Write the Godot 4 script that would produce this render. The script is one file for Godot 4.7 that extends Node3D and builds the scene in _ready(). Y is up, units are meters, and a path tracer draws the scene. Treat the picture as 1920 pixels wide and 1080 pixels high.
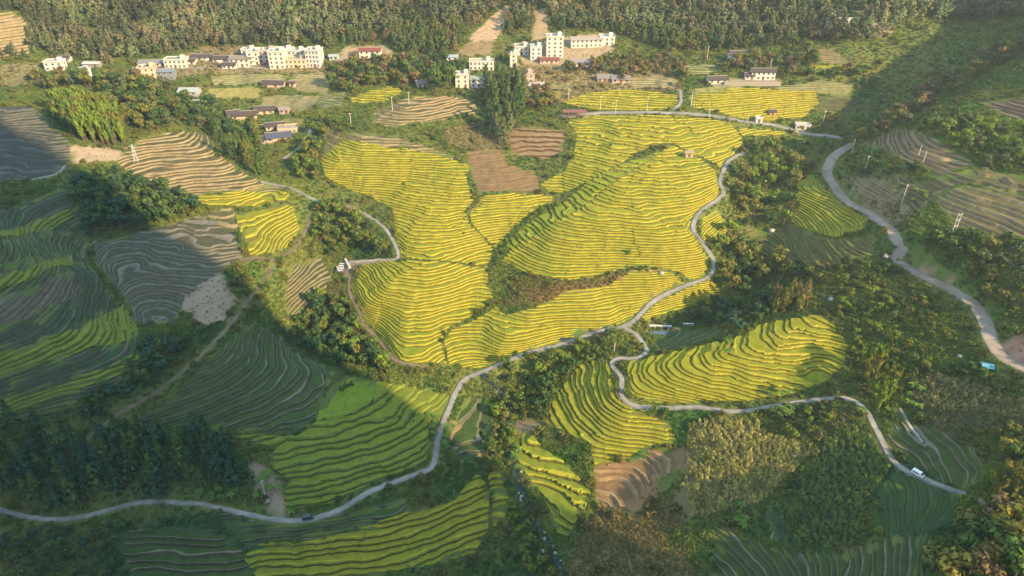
extends Node3D
# A valley of rice terraces seen from the air. Heights: a thin-plate surface through surveyed points, raised to a 1 m grid; roads cut into it;
# every field is sliced along its contours into treads, risers and bunds.

const X0 := -460.0
const Z0 := -820.0
const NX := 1081
const NZ := 781
const ROAD := 250
const BARE := 240
# ground points: x, z, height; out-of-view hills at right shaped to cast shade
const SURVEY := [
	-21.6, -246.7, -6.7, 0, -240.6, -10.9, -1.1, -218.8, -16, 5.2, -185.2, -23.5, 17.3, -159.9, -28.1, 29.2, -251, -7, 60.1, -263.7, -4.3, 88.2, -278.7, -2.5,
	120.8, -306.4, 5, 143.5, -342.4, 17.5, 175, -380.3, 29.8, 204.3, -421.7, 41, 241.2, -457.9, 50.2, -65.3, -263.1, -7, -91.2, -293.7, 0.2, -108.6, -318.3, 14.1,
	-109.6, -351.1, 23, -144, -382.5, 32.2, -174.9, -412, 37.6, -196.2, -450.4, 49, -89.7, -338.4, 19.5, -76.9, -330.1, 17.3, -49.9, -246.3, -0.3, -52.2, -267.1, 5.5,
	-54.4, -286.5, 11, -56.8, -307.5, 17, -45.2, -330.5, 23.5, -47.4, -355.9, 30.5, -49.6, -382, 39, -97, -387.3, 40.2, -69.4, -281.3, 8.2, -29, -294, 12.5,
	-28.3, -281.3, 8.2, -25.3, -327, 22.1, -17.3, -342.1, 27.3, 0, -345.9, 28.7, 23.4, -347, 26.6, 0, -326.2, 17.8, -12.2, -305.3, 12, -7.8, -283.6, 6.7,
	-27.5, -267.5, 2.2, -31.4, -251.3, -1.2, 10.6, -297.6, 16.5, 10.9, -313.9, 21.2, 28.1, -330.3, 28.2, 55.6, -353.2, 34.9, 82.9, -379.5, 41.6, 51.2, -311.1, 24.2,
	81.2, -330.3, 29.8, 91.7, -311.1, 24.2, 31.2, -289.9, 15, 49.2, -286.5, 11, 62.9, -293.2, 14.5, 103, -340.6, 31.2, 34.9, -267.8, 5, 9.8, -261.4, 3.5,
	-2.4, -252.4, 1, 98, -298.5, 16, 50.8, -264.8, 3.5, 74.9, -284.8, 10.5, 43.4, -382, 39, 12.3, -375.3, 35.2, 30.2, -366.5, 32.3, 0, -401.2, 41.6,
	79.2, -417.2, 46, 116.1, -404.4, 43.8, 135.4, -389.9, 39.2, 116.5, -361.8, 34.3, 56.7, -259.7, -1.3, 46.4, -228.6, -0.9, 14.5, -185.7, -21, 46.7, -172.8, -12,
	68.4, -189.5, -2, 73.2, -166.8, -5, 104.2, -181.6, 6, 130, -201.4, 12.7, 139.7, -180.7, 14.8, 144.7, -155.7, 15.5, 109.1, -146.9, 5.7, 76.6, -143.6, -8.5,
	124.9, -122.6, 20.5, 142.9, -131, 25.7, 165.6, -165.8, 22, 147.1, -248.1, 21.4, 165.1, -239.6, 24.5, 154.4, -213, 17.6, 169.2, -220.4, 22.3, 144.6, -278.3, 22,
	152.8, -309.2, 25.2, 184.7, -379.5, 40, 177.7, -342.7, 33.3, 184.5, -312.6, 32.5, 181.4, -282.6, 31, 185.2, -260.5, 30, 189.3, -234.9, 30.4, 184.5, -211.2, 29.3,
	187.4, -200.3, 30.3, 169.1, -208, 21.6, 259.9, -463.4, 55.8, 348.8, -508.5, 91, 224.4, -417.2, 46, 165.2, -330.3, 29.8, 158, -351.5, 32.5, -76.1, -224.8, -0.6,
	-36.3, -226.9, -5.3, -33.9, -199.4, -12, -53.9, -194.1, -9.5, -72.5, -184.1, -10.5, -95.2, -196.9, -3.8, -68.6, -221.1, -0.3, -106.3, -201.8, 0, -118.6, -211.8, 7.7,
	-103.3, -230.4, 6.3, -83.5, -238, 0.3, -88, -219.9, 0.7, -142.7, -195.5, 8.6, -117.3, -242, 11.7, -104.6, -264.9, 1, -157, -187.9, 7.8, -136.8, -208.3, 13.4,
	-125.1, -235.2, 16.7, -119.8, -268.9, 19.1, -114.8, -296.8, 23, -109.7, -332.4, 21, -109.4, -288.1, 10, -132, -187.3, -2.5, -170.8, -183.8, -4.5, -148, -175.1, -9,
	-164.5, -167.9, -11.9, -138.1, -172.8, -12, -105.7, -176, -10, -85.8, -171.2, -15.9, -61.8, -178.3, -15.5, -27.3, -195.6, -14, -41.1, -187.8, -14.5, -161.2, -156.6, -20.6,
	-124.9, -158.1, -22.6, -87.5, -158.8, -23.6, -50.6, -167.7, -20.3, -22.1, -177.5, -20.5, -6.2, -185.7, -21, -39.9, -156.6, -26.5, -11.7, -164.5, -28.2, -218.3, -262.3, 50.2,
	-196.4, -257.3, 40, -169.6, -239.6, 24.5, -187.5, -199.4, 28.6, -171.2, -198, 17, -156.4, -224.4, 22, -182.2, -178.6, 9, -181.2, -167.6, -6, -223.4, -332.7, 43.9,
	-134.9, -349.1, 27.2, -194.7, -401.9, 48, -223.2, -418.5, 52.3, -265.6, -421.7, 58, -302.5, -496.1, 65, -350, -484.2, 68, -363.4, -518.8, 89, -89.1, -440.8, 52,
	-53.9, -431, 51.7, -10.3, -436.7, 46.3, -169.3, -482.8, 57.5, 87.6, -479.2, 58.5, 159.5, -475.6, 59.5, 233.3, -484.2, 68, 151.3, -440.3, 48.7, -123.3, -436.7, 46.3,
	-51.8, -407.6, 46, -302.6, -541.5, 77, -144.6, -546.3, 76, 16.1, -548, 79.5, 173.7, -536.7, 78, 274.6, -508.5, 91, 141.1, -575.2, 89.8, -107.9, -575.2, 89.8,
	50.6, -235.8, 2, 50.8, -221.7, 2, 60.5, -214.5, 2, 62.2, -238.7, 5, 62.8, -223.3, 5, 73, -214.3, 5, 91.4, -211.1, 5, 78.1, -239.8, 9,
	78.4, -226.3, 9, 90.3, -217.4, 9, 112.6, -213.5, 9, 129.4, -218.4, 9, 96.5, -242.5, 13, 100.3, -232, 13, 113.1, -223.7, 13, 134.7, -226.2, 13,
	111.8, -249.4, 16, 116.3, -241.9, 16, 131.3, -239.2, 16, 139.9, -235.4, 16, 41.8, -238.9, 1, 42.2, -219.6, 1, 47.1, -211.1, 1, 36.5, -241.5, -2.5,
	37.4, -221.9, -2.5, 42, -210.6, -2.5, 51.3, -208.4, -2.5, 61.4, -205.3, -2.5, 31.9, -240.8, -5, 31.9, -223.1, -5, 36.5, -208.6, -5, 46.7, -204.7, -5,
	64.4, -202.6, -5, 23, -230, -8, 25.2, -213.4, -8, 32.9, -202.7, -8, 48.5, -200.6, -8, 16, -226.6, -11, 16.6, -215, -11, 26.1, -208.8, -11,
	32.3, -195, -11, 46, -196.1, -11, 32.1, -191.9, -13, 2.1, -203.3, -13, 10.7, -203.3, -13, 47.9, -194.2, -12, 66.7, -196.8, -8, 31, -178.3, -17,
	29.5, -183.4, -17, 14.2, -183.4, -17, 45.8, -177.5, -16, 20.9, -193.3, -14.5, 5.2, -191.9, -14.5, 17.6, -168.2, -21, 26.9, -176.3, -19, 14, -176.3, -19,
	3.3, -209.3, -11.5, 7.7, -210.2, -11.5, -221.1, -374.9, 45, -198.4, -385.9, 45, -180.9, -397.4, 45, -211, -357.3, 41, -186.3, -368.9, 41, -162.1, -376.9, 41,
	-190, -347, 37, -165.7, -359.3, 37, -142.8, -361.6, 37, -174.6, -342.6, 34, -147.8, -348.1, 34, -126.2, -353.8, 34, -172, -337.6, 31, -147.4, -336.3, 31,
	-122.4, -338.3, 31, -205.6, -304, 28, -174.5, -305.1, 28, -150.1, -310.9, 28, -192.1, -279.8, 24, -165.1, -280.8, 24, -139, -284.7, 24, -172.9, -263, 20,
	-151.3, -263, 20, -129.6, -269.7, 20, -164.7, -248.4, 17, -146.4, -249.2, 17, -127.4, -254.6, 17, -290.1, -378.9, 53, -249.2, -370.4, 53, -274.1, -349, 46,
	-239.1, -347.5, 46, -310.1, -415.3, 60, -287.6, -410.1, 60, 0, -60, -28, -150, -80, 12, -280, -60, 70, 190, -100, 48, 165, -60, 40,
	230, -60, 62, 250, -110, 75, 300, -160, 56, 340, -250, 74, 375, -350, 132, 400, -400, 150, 450, -440, 165, 450, -560, 140,
	520, -420, 240, 560, -300, 120, 600, -150, 95, 480, -80, 85, 380, -70, 75, 610, -480, 190, 610, -620, 190, 610, -800, 220,
	-360, -300, 95, -360, -160, 95, -430, -450, 110, -420, -600, 120, -400, -700, 165, -200, -700, 165, 0, -700, 165, 200, -700, 165,
	400, -700, 165, -400, -800, 250, 0, -800, 250, 400, -800, 250, 183.3, -289.6, 44.1, 206.8, -311.9, 53, 200.7, -338.9, 56, 221.6, -357.8, 63.6,
	224.5, -329.5, 59.7, 225.8, -283.4, 52.6, 209.3, -250.9, 43.7, 257.4, -371.9, 73.6, 248.6, -382.1, 73.4, 256.1, -343.1, 68.8, 286.8, -403.5, 85.3, 201.2, -227.3, 38.1,
	199.6, -210.1, 35.2,
]

var hs := PackedFloat32Array()
var zone_at := PackedByteArray()
var n_small := FastNoiseLite.new()
var n_big := FastNoiseLite.new()
var n_cell := FastNoiseLite.new()
var n_edge := FastNoiseLite.new()
var rng := RandomNumberGenerator.new()
var taken := {}
var tint := []          # ground colour patches: [polygon, bounds, colour]
var fields := []
var roads := []
var mats := {}
var grain: ImageTexture
var speckle: ImageTexture


func _ready() -> void:
	# ------------------------------------------------------------------ camera, sky, sun
	var cam := Camera3D.new()
	cam.name = "camera"
	cam.fov = 45.0
	cam.near = 1.0
	cam.far = 3000.0
	cam.position = Vector3(0, 190, 0)
	cam.rotation_degrees = Vector3(-32, 0, 0)
	cam.current = true
	add_child(cam)
	var env := Environment.new()
	env.background_mode = Environment.BG_SKY
	var sky := Sky.new()
	var sm := ProceduralSkyMaterial.new()
	sm.sky_top_color = Color(0.42, 0.51, 0.60)
	sm.sky_horizon_color = Color(0.77, 0.80, 0.77)
	sm.ground_horizon_color = Color(0.55, 0.57, 0.55)
	sm.ground_bottom_color = Color(0.20, 0.24, 0.18)
	sm.sky_curve = 0.18
	sm.sky_energy_multiplier = 1.0
	sky.sky_material = sm
	env.sky = sky
	env.background_energy_multiplier = 1.95
	env.tonemap_mode = Environment.TONE_MAPPER_LINEAR
	env.tonemap_exposure = 2.4
	env.fog_enabled = true
	env.fog_density = 0.00012
	env.fog_light_color = Color(0.88, 0.92, 0.94)
	env.sdfgi_enabled = true
	env.ssao_enabled = true
	env.ssil_enabled = true
	var we := WorldEnvironment.new()
	we.name = "environment"
	we.environment = env
	add_child(we)
	var sun := DirectionalLight3D.new()
	sun.name = "sun"
	sun.light_energy = 1.6
	sun.light_color = Color(1.0, 0.88, 0.68)
	sun.light_angular_distance = 0.6
	sun.shadow_enabled = true
	add_child(sun)
	sun.look_at_from_position(Vector3.ZERO, -Vector3(0.8 * cos(0.436), sin(0.436), 0.6 * cos(0.436)))

	rng.seed = 7
	n_small.seed = 3; n_small.frequency = 0.055; n_small.fractal_octaves = 2
	n_big.seed = 11; n_big.frequency = 0.018; n_big.fractal_octaves = 3
	n_cell.seed = 5; n_cell.noise_type = FastNoiseLite.TYPE_CELLULAR; n_cell.frequency = 0.052
	n_cell.cellular_return_type = FastNoiseLite.RETURN_CELL_VALUE
	n_cell.domain_warp_enabled = true; n_cell.domain_warp_amplitude = 7.0; n_cell.domain_warp_frequency = 0.06
	n_edge.seed = 8; n_edge.noise_type = FastNoiseLite.TYPE_CELLULAR; n_edge.frequency = 0.05
	n_edge.cellular_return_type = FastNoiseLite.RETURN_DISTANCE2_SUB
	n_edge.domain_warp_enabled = true; n_edge.domain_warp_amplitude = 5.0; n_edge.domain_warp_frequency = 0.08
	grain = noise_picture(256, 0.09, 3, 0.72, 1.0, 21)
	speckle = noise_picture(256, 0.35, 2, 0.55, 1.0, 31)
	survey()
	lay_out()
	cut_roads()
	mark_zones()
	build_ground()
	build_unseen_mountain()
	for f in fields:
		build_field(f)
	for r in roads:
		build_road(r)
	build_stream()
	build_buildings()
	build_street_things()
	build_plants()


# ---------------------------------------------------------------------- small helpers
func noise_picture(side: int, freq: float, oct: int, low: float, high: float, sd: int) -> ImageTexture:
	var n := FastNoiseLite.new()
	n.seed = sd; n.frequency = freq; n.fractal_octaves = oct
	var im := n.get_seamless_image(side, side)
	im.convert(Image.FORMAT_RGB8)
	for y in side:
		for x in side:
			var v: float = lerp(low, high, im.get_pixel(x, y).r)
			im.set_pixel(x, y, Color(v, v, v))
	return ImageTexture.create_from_image(im)


func lin(r: float, g: float, b: float) -> Color:
	return Color(r, g, b).linear_to_srgb()


func mat(key: String, c: Color, rough := 0.9, tex: Texture2D = null, scale := 0.2, vertex := false, backlight := Color.BLACK) -> StandardMaterial3D:
	if mats.has(key):
		return mats[key]
	var m := StandardMaterial3D.new()
	m.resource_name = key
	m.albedo_color = c
	m.roughness = rough
	m.metallic_specular = 0.25
	if tex:
		m.albedo_texture = tex
		m.uv1_triplanar = true
		m.uv1_world_triplanar = true
		m.uv1_scale = Vector3.ONE * scale
	m.vertex_color_use_as_albedo = vertex
	if backlight != Color.BLACK:
		m.backlight_enabled = true
		m.backlight = backlight
	m.cull_mode = BaseMaterial3D.CULL_DISABLED
	mats[key] = m
	return m


func numbered(called: String) -> String:
	var n: int = taken.get(called, 0)
	taken[called] = n + 1
	return called if n == 0 else "%s_%03d" % [called, n]


func tag(o: Node3D, label: String, category: String, group := "", kind := "") -> void:
	o.set_meta("label", label)
	o.set_meta("category", category)
	if group: o.set_meta("group", group)
	if kind: o.set_meta("kind", kind)


func thing(called: String, label: String, category: String, at: Vector3, turn := 0.0, group := "") -> Node3D:
	var o := Node3D.new()
	o.name = numbered(called)
	add_child(o)
	o.position = at
	o.rotation.y = turn
	tag(o, label, category, group)
	return o


func part(called: String, m: Mesh, material: Material, parent: Node, at := Vector3.ZERO, turn := Vector3.ZERO) -> MeshInstance3D:
	var o := MeshInstance3D.new()
	o.name = called if parent != self else numbered(called)
	o.mesh = m
	o.material_override = material
	parent.add_child(o, true)
	o.position = at
	o.rotation = turn
	return o


func hgt(x: float, z: float) -> float:
	var fx := clampf(x - X0, 0.0, NX - 1.001)
	var fz := clampf(z - Z0, 0.0, NZ - 1.001)
	var i := int(fx)
	var j := int(fz)
	var a := fx - i
	var b := fz - j
	var k := j * NX + i
	return lerpf(lerpf(hs[k], hs[k + 1], a), lerpf(hs[k + NX], hs[k + NX + 1], a), b)


func zone(x: float, z: float) -> int:
	var i := roundi(x - X0)
	var j := roundi(z - Z0)
	if i < 0 or j < 0 or i >= NX or j >= NZ:
		return 0
	return zone_at[j * NX + i]


func at(p: Array, up := 0.0) -> Vector3:
	return Vector3(p[0], hgt(p[0], p[1]) + up, p[1])


func poly(p: Array) -> PackedVector2Array:
	var out := PackedVector2Array()
	for i in range(0, p.size(), 2):
		out.append(Vector2(p[i], p[i + 1]))
	return out


func bounds(p: PackedVector2Array) -> Rect2:
	var r := Rect2(p[0], Vector2.ZERO)
	for v in p:
		r = r.expand(v)
	return r


# ---------------------------------------------------------------------- the lie of the land
func survey() -> void:
	var n: int = SURVEY.size() / 3
	var px := PackedFloat64Array()
	var pz := PackedFloat64Array()
	for i in n:
		px.append(SURVEY[i * 3] / 100.0)
		pz.append(SURVEY[i * 3 + 1] / 100.0)
	var rows := []
	for i in n + 3:
		var row := PackedFloat64Array()
		row.resize(n + 4)
		for j in n:
			if i < n:
				var d := (px[i] - px[j]) * (px[i] - px[j]) + (pz[i] - pz[j]) * (pz[i] - pz[j])
				row[j] = (d * log(d) if d > 0.0 else 0.0) + (0.02 if i == j else 0.0)
			else:
				row[j] = [1.0, px[j], pz[j]][i - n]
		if i < n:
			row[n] = 1.0
			row[n + 1] = px[i]
			row[n + 2] = pz[i]
			row[n + 3] = SURVEY[i * 3 + 2]
		rows.append(row)
	var m := n + 3
	for c in m:
		var best := c
		for r in range(c + 1, m):
			if absf(rows[r][c]) > absf(rows[best][c]):
				best = r
		var t: PackedFloat64Array = rows[best]
		rows[best] = rows[c]
		rows[c] = t
		var top: PackedFloat64Array = t
		for r in range(c + 1, m):
			var low: PackedFloat64Array = rows[r]
			var f := low[c] / top[c]
			if f == 0.0:
				continue
			for k in range(c, m + 1):
				low[k] -= f * top[k]
			rows[r] = low
	var w := PackedFloat64Array()
	w.resize(m)
	for c in range(m - 1, -1, -1):
		var s: float = rows[c][m]
		for k in range(c + 1, m):
			s -= rows[c][k] * w[k]
		w[c] = s / rows[c][c]
	# coarse grid, 12 m, then cubic up to 1 m
	var step := 12
	var cx := NX / step + 4
	var cz := NZ / step + 4
	var coarse := PackedFloat32Array()
	coarse.resize(cx * cz)
	for j in cz:
		var z := (Z0 + (j - 1) * step) / 100.0
		for i in cx:
			var x := (X0 + (i - 1) * step) / 100.0
			var s := w[n] + x * w[n + 1] + z * w[n + 2]
			for k in n:
				var dx := x - px[k]
				var dz := z - pz[k]
				var d := dx * dx + dz * dz
				if d > 1e-12:
					s += w[k] * d * log(d)
			coarse[j * cx + i] = s
	var wide := PackedFloat32Array()
	wide.resize(NX * cz)
	for i in NX:
		var q := i / step
		var f := float(i % step) / step
		var a0 := -0.5 * f + f * f - 0.5 * f * f * f
		var a1 := 1.0 - 2.5 * f * f + 1.5 * f * f * f
		var a2 := 0.5 * f + 2.0 * f * f - 1.5 * f * f * f
		var a3 := -0.5 * f * f + 0.5 * f * f * f
		for j in cz:
			var k := j * cx + q
			wide[j * NX + i] = a0 * coarse[k] + a1 * coarse[k + 1] + a2 * coarse[k + 2] + a3 * coarse[k + 3]
	hs.resize(NX * NZ)
	zone_at.resize(NX * NZ)
	for j in NZ:
		var q := j / step
		var f := float(j % step) / step
		var a0 := -0.5 * f + f * f - 0.5 * f * f * f
		var a1 := 1.0 - 2.5 * f * f + 1.5 * f * f * f
		var a2 := 0.5 * f + 2.0 * f * f - 1.5 * f * f * f
		var a3 := -0.5 * f * f + 0.5 * f * f * f
		for i in NX:
			var k := q * NX + i
			hs[j * NX + i] = a0 * wide[k] + a1 * wide[k + NX] + a2 * wide[k + 2 * NX] + a3 * wide[k + 3 * NX] + 0.9 * n_big.get_noise_2d(i, j) + 0.35 * n_small.get_noise_2d(i, j)


func smooth_line(p: PackedVector2Array, step: float) -> PackedVector2Array:
	var out := PackedVector2Array()
	for i in p.size() - 1:
		var a := p[maxi(i - 1, 0)]
		var b := p[i]
		var c := p[i + 1]
		var d := p[mini(i + 2, p.size() - 1)]
		var n := maxi(1, int(b.distance_to(c) / step))
		for k in n:
			out.append(b.cubic_interpolate(c, a, d, float(k) / n))
	out.append(p[p.size() - 1])
	return out


func road(called: String, label: String, width: float, kind: String, p: Array) -> void:
	roads.append({"name": called, "label": label, "w": width, "kind": kind, "line": smooth_line(poly(p), 1.5)})


func cut_roads() -> void:
	for r in roads:
		var line: PackedVector2Array = r.line
		var ys := PackedFloat32Array()
		for p in line:
			ys.append(hgt(p.x, p.y))
		for pass_ in 6:
			var next := ys.duplicate()
			for i in range(1, ys.size() - 1):
				next[i] = (ys[i - 1] + ys[i] * 2.0 + ys[i + 1]) / 4.0
			ys = next
		r.y = ys
		var half: float = r.w / 2.0
		var near := {}
		for q in line.size():
			var c := line[q]
			var reach := int(half + 4.0)
			for dj in range(-reach, reach + 1):
				for di in range(-reach, reach + 1):
					var i := roundi(c.x - X0) + di
					var j := roundi(c.y - Z0) + dj
					if i < 0 or j < 0 or i >= NX or j >= NZ:
						continue
					var d := Vector2(X0 + i, Z0 + j).distance_to(c)
					var k := j * NX + i
					if not near.has(k) or near[k][0] > d:
						near[k] = [d, ys[q]]
		for k in near:
			var d: float = near[k][0]
			hs[k] = lerpf(near[k][1], hs[k], smoothstep(half + 0.4, half + 3.6, d))
			if d < half + 0.9:
				zone_at[k] = ROAD


func mark_zones() -> void:
	for t in tint:
		if t.bare:
			fill(t.poly, BARE)
	for n in range(fields.size() - 1, -1, -1):
		fill(fields[n].poly, n + 1)


func fill(p: PackedVector2Array, id: int) -> void:
	var b := bounds(p)
	for j in range(int(b.position.y - Z0), int(b.end.y - Z0) + 2):
		for i in range(int(b.position.x - X0), int(b.end.x - X0) + 2):
			if i < 0 or j < 0 or i >= NX or j >= NZ:
				continue
			if zone_at[j * NX + i] != ROAD and Geometry2D.is_point_in_polygon(Vector2(X0 + i, Z0 + j), p):
				zone_at[j * NX + i] = id


func patch(c: Color, bare: bool, p: Array) -> void:
	var q := poly(p)
	tint.append({"poly": q, "box": bounds(q).grow(4.0), "c": c, "bare": bare})


func build_ground() -> void:
	var v := PackedVector3Array()
	var nn := PackedVector3Array()
	var c := PackedColorArray()
	var idx := PackedInt32Array()
	var step := 3
	var w := (NX - 1) / step + 1
	var h := (NZ - 1) / step + 1
	for j in h:
		for i in w:
			var gi := i * step
			var gj := j * step
			var x := X0 + gi
			var z := Z0 + gj
			var y := hs[gj * NX + gi]
			var id := zone_at[gj * NX + gi]
			var low := 0.12
			if id > 0 and id < BARE:
				var inside := true
				for d in [[-3, 0], [3, 0], [0, -3], [0, 3]]:
					var a: int = clampi(gi + d[0], 0, NX - 1)
					var b: int = clampi(gj + d[1], 0, NZ - 1)
					if zone_at[b * NX + a] != id:
						inside = false
				low = 1.6 if inside else 0.25
			var gx := hs[gj * NX + mini(gi + 2, NX - 1)] - hs[gj * NX + maxi(gi - 2, 0)]
			var gz := hs[mini(gj + 2, NZ - 1) * NX + gi] - hs[maxi(gj - 2, 0) * NX + gi]
			var t := n_big.get_noise_2d(x * 2.0, z * 2.0) * 0.5 + 0.5
			var u := n_small.get_noise_2d(x * 3.0, z * 3.0) * 0.5 + 0.5
			var col := Color(0.105, 0.17, 0.036).lerp(Color(0.20, 0.20, 0.052), clampf(t * 1.6 - 0.3, 0.0, 1.0)).lerp(Color(0.19, 0.14, 0.065), clampf(u * 2.4 - 1.35, 0.0, 0.8))
			var q := Vector2(x + 2.2 * n_small.get_noise_2d(x * 5.0, z * 5.0), z + 2.2 * n_small.get_noise_2d(z * 5.0, x * 5.0))
			for p in tint:
				if p.box.has_point(q) and Geometry2D.is_point_in_polygon(q, p.poly):
					col = p.c * (0.72 + 0.5 * u)
			v.append(Vector3(x, y - low + 0.3 * n_small.get_noise_2d(x * 6.0, z * 6.0), z))
			nn.append(Vector3(-gx / 4.0, 1.0, -gz / 4.0).normalized())
			c.append(col)
	for j in h - 1:
		for i in w - 1:
			var k := j * w + i
			idx.append_array([k, k + 1, k + w, k + 1, k + w + 1, k + w])
	var o := part("ground", surface(v, nn, c, idx, true), mat("ground", Color.WHITE, 0.95, grain, 0.12, true), self)
	tag(o, "green and brown valley ground under the fields and thickets", "ground", "", "structure")


func surface(v: PackedVector3Array, n: PackedVector3Array, c: PackedColorArray, idx: PackedInt32Array, turn := false) -> ArrayMesh:
	if turn:
		for t in range(0, idx.size(), 3):
			if (v[idx[t + 1]] - v[idx[t]]).cross(v[idx[t + 2]] - v[idx[t]]).dot(n[idx[t]]) > 0.0:
				var k := idx[t + 1]
				idx[t + 1] = idx[t + 2]
				idx[t + 2] = k
	var a := []
	a.resize(Mesh.ARRAY_MAX)
	a[Mesh.ARRAY_VERTEX] = v
	a[Mesh.ARRAY_NORMAL] = n
	a[Mesh.ARRAY_COLOR] = c
	a[Mesh.ARRAY_INDEX] = idx
	var m := ArrayMesh.new()
	m.add_surface_from_arrays(Mesh.PRIMITIVE_TRIANGLES, a)
	return m


func build_unseen_mountain() -> void:
	# unseen steep spur behind the viewer, placed and shaped to shade the lower left
	var v := PackedVector3Array()
	var nn := PackedVector3Array()
	var c := PackedColorArray()
	var idx := PackedInt32Array()
	var w := 41
	var h := 21
	for j in h:
		for i in w:
			var p := -190.0 + 620.0 * pow(i / 40.0, 1.6)      # across the sun
			var t := -480.0 + 400.0 * j / 20.0                # along the sun, away from it
			var crest := 480.0 * smoothstep(-168.0, -128.0, p) * (1.0 - smoothstep(200.0, 430.0, p))
			var along := 1.0 - absf(t + 270.0) / 200.0
			var y := -40.0 + (crest + 40.0) * clampf(along * 1.25, 0.0, 1.0) + 10.0 * n_big.get_noise_2d(p, t)
			v.append(Vector3(-0.6 * p - 0.8 * t, y, 0.8 * p - 0.6 * t))
			nn.append(Vector3.UP)
			c.append(Color(0.05, 0.085, 0.03))
	for j in h - 1:
		for i in w - 1:
			var k := j * w + i
			idx.append_array([k, k + w, k + 1, k + 1, k + w, k + w + 1])
	var st := SurfaceTool.new()
	st.begin(Mesh.PRIMITIVE_TRIANGLES)
	for k in idx:
		st.set_color(c[k])
		st.add_vertex(v[k])
	st.index()
	st.generate_normals()
	var o := part("mountain", st.commit(), mat("ground", Color.WHITE), self)
	tag(o, "unseen steep mountain spur behind the viewer, placed to shade the lower left", "mountain", "", "structure")


# ---------------------------------------------------------------------- fields
# kinds: rice (a thick canopy on each tread), bare (fallow treads with pale banks), crop (low green treads with pale banks)
func field(label: String, category: String, kind: String, step: float, cols: Array, p: Array, grid := 1.0) -> void:
	fields.append({"label": label, "category": category, "kind": kind, "s": step, "cols": cols, "poly": poly(p), "grid": grid})


func bands(kind: String, s: float) -> Array:
	# [from, to, low, high, colour]: shares of one step of height, and the height they are drawn at; colours: 0/1 tread, 2 lip (canopy front, brightened as if sunlit), 3 bank, 4 bund
	if kind == "rice":
		var c := minf(0.6, s * 0.5)
		var b := 0.12 * s
		return [[0.0, 0.05, b, b + c, 2], [0.05, 0.16, b + c, b + c + 0.06, 2], [0.16, 0.86, b + c + 0.06, b + c, 0], [0.86, 0.885, b + c, b * 0.6, 3], [0.885, 0.95, b * 0.6, s + b * 0.9, 3], [0.95, 1.0, s + b * 0.9, s + b, 4]]
	if kind == "bare":
		return [[0.0, 0.10, 0.12, 0.10, 4], [0.10, 0.80, 0.06, 0.12, 0], [0.80, 0.95, 0.12, s + 0.12, 3], [0.95, 1.0, s + 0.12, s + 0.14, 4]]
	var c := minf(0.35, s * 0.4)
	return [[0.0, 0.07, 0.16, 0.14, 4], [0.07, 0.12, 0.14, c, 0], [0.12, 0.76, c, c + 0.04, 0], [0.76, 0.80, c, 0.05, 0], [0.80, 0.93, 0.05, s + 0.14, 3], [0.93, 1.0, s + 0.14, s + 0.16, 4]]


func clip(p: PackedVector3Array, lim: float, above: bool) -> PackedVector3Array:
	var out := PackedVector3Array()
	var n := p.size()
	var a := p[n - 1]
	var ina := (a.y >= lim) == above
	for b in p:
		var inb := (b.y >= lim) == above
		if ina != inb:
			out.append(a.lerp(b, (lim - a.y) / (b.y - a.y)))
		if inb:
			out.append(b)
		a = b
		ina = inb
	return out


func mix_hash(a: int, b: int) -> float:
	var h := (a * 73856093) ^ (b * 19349663) ^ 0x5bd1e995
	h = (h ^ (h >> 13)) * 1274126177
	return float((h ^ (h >> 16)) & 0xffff) / 65535.0


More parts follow.
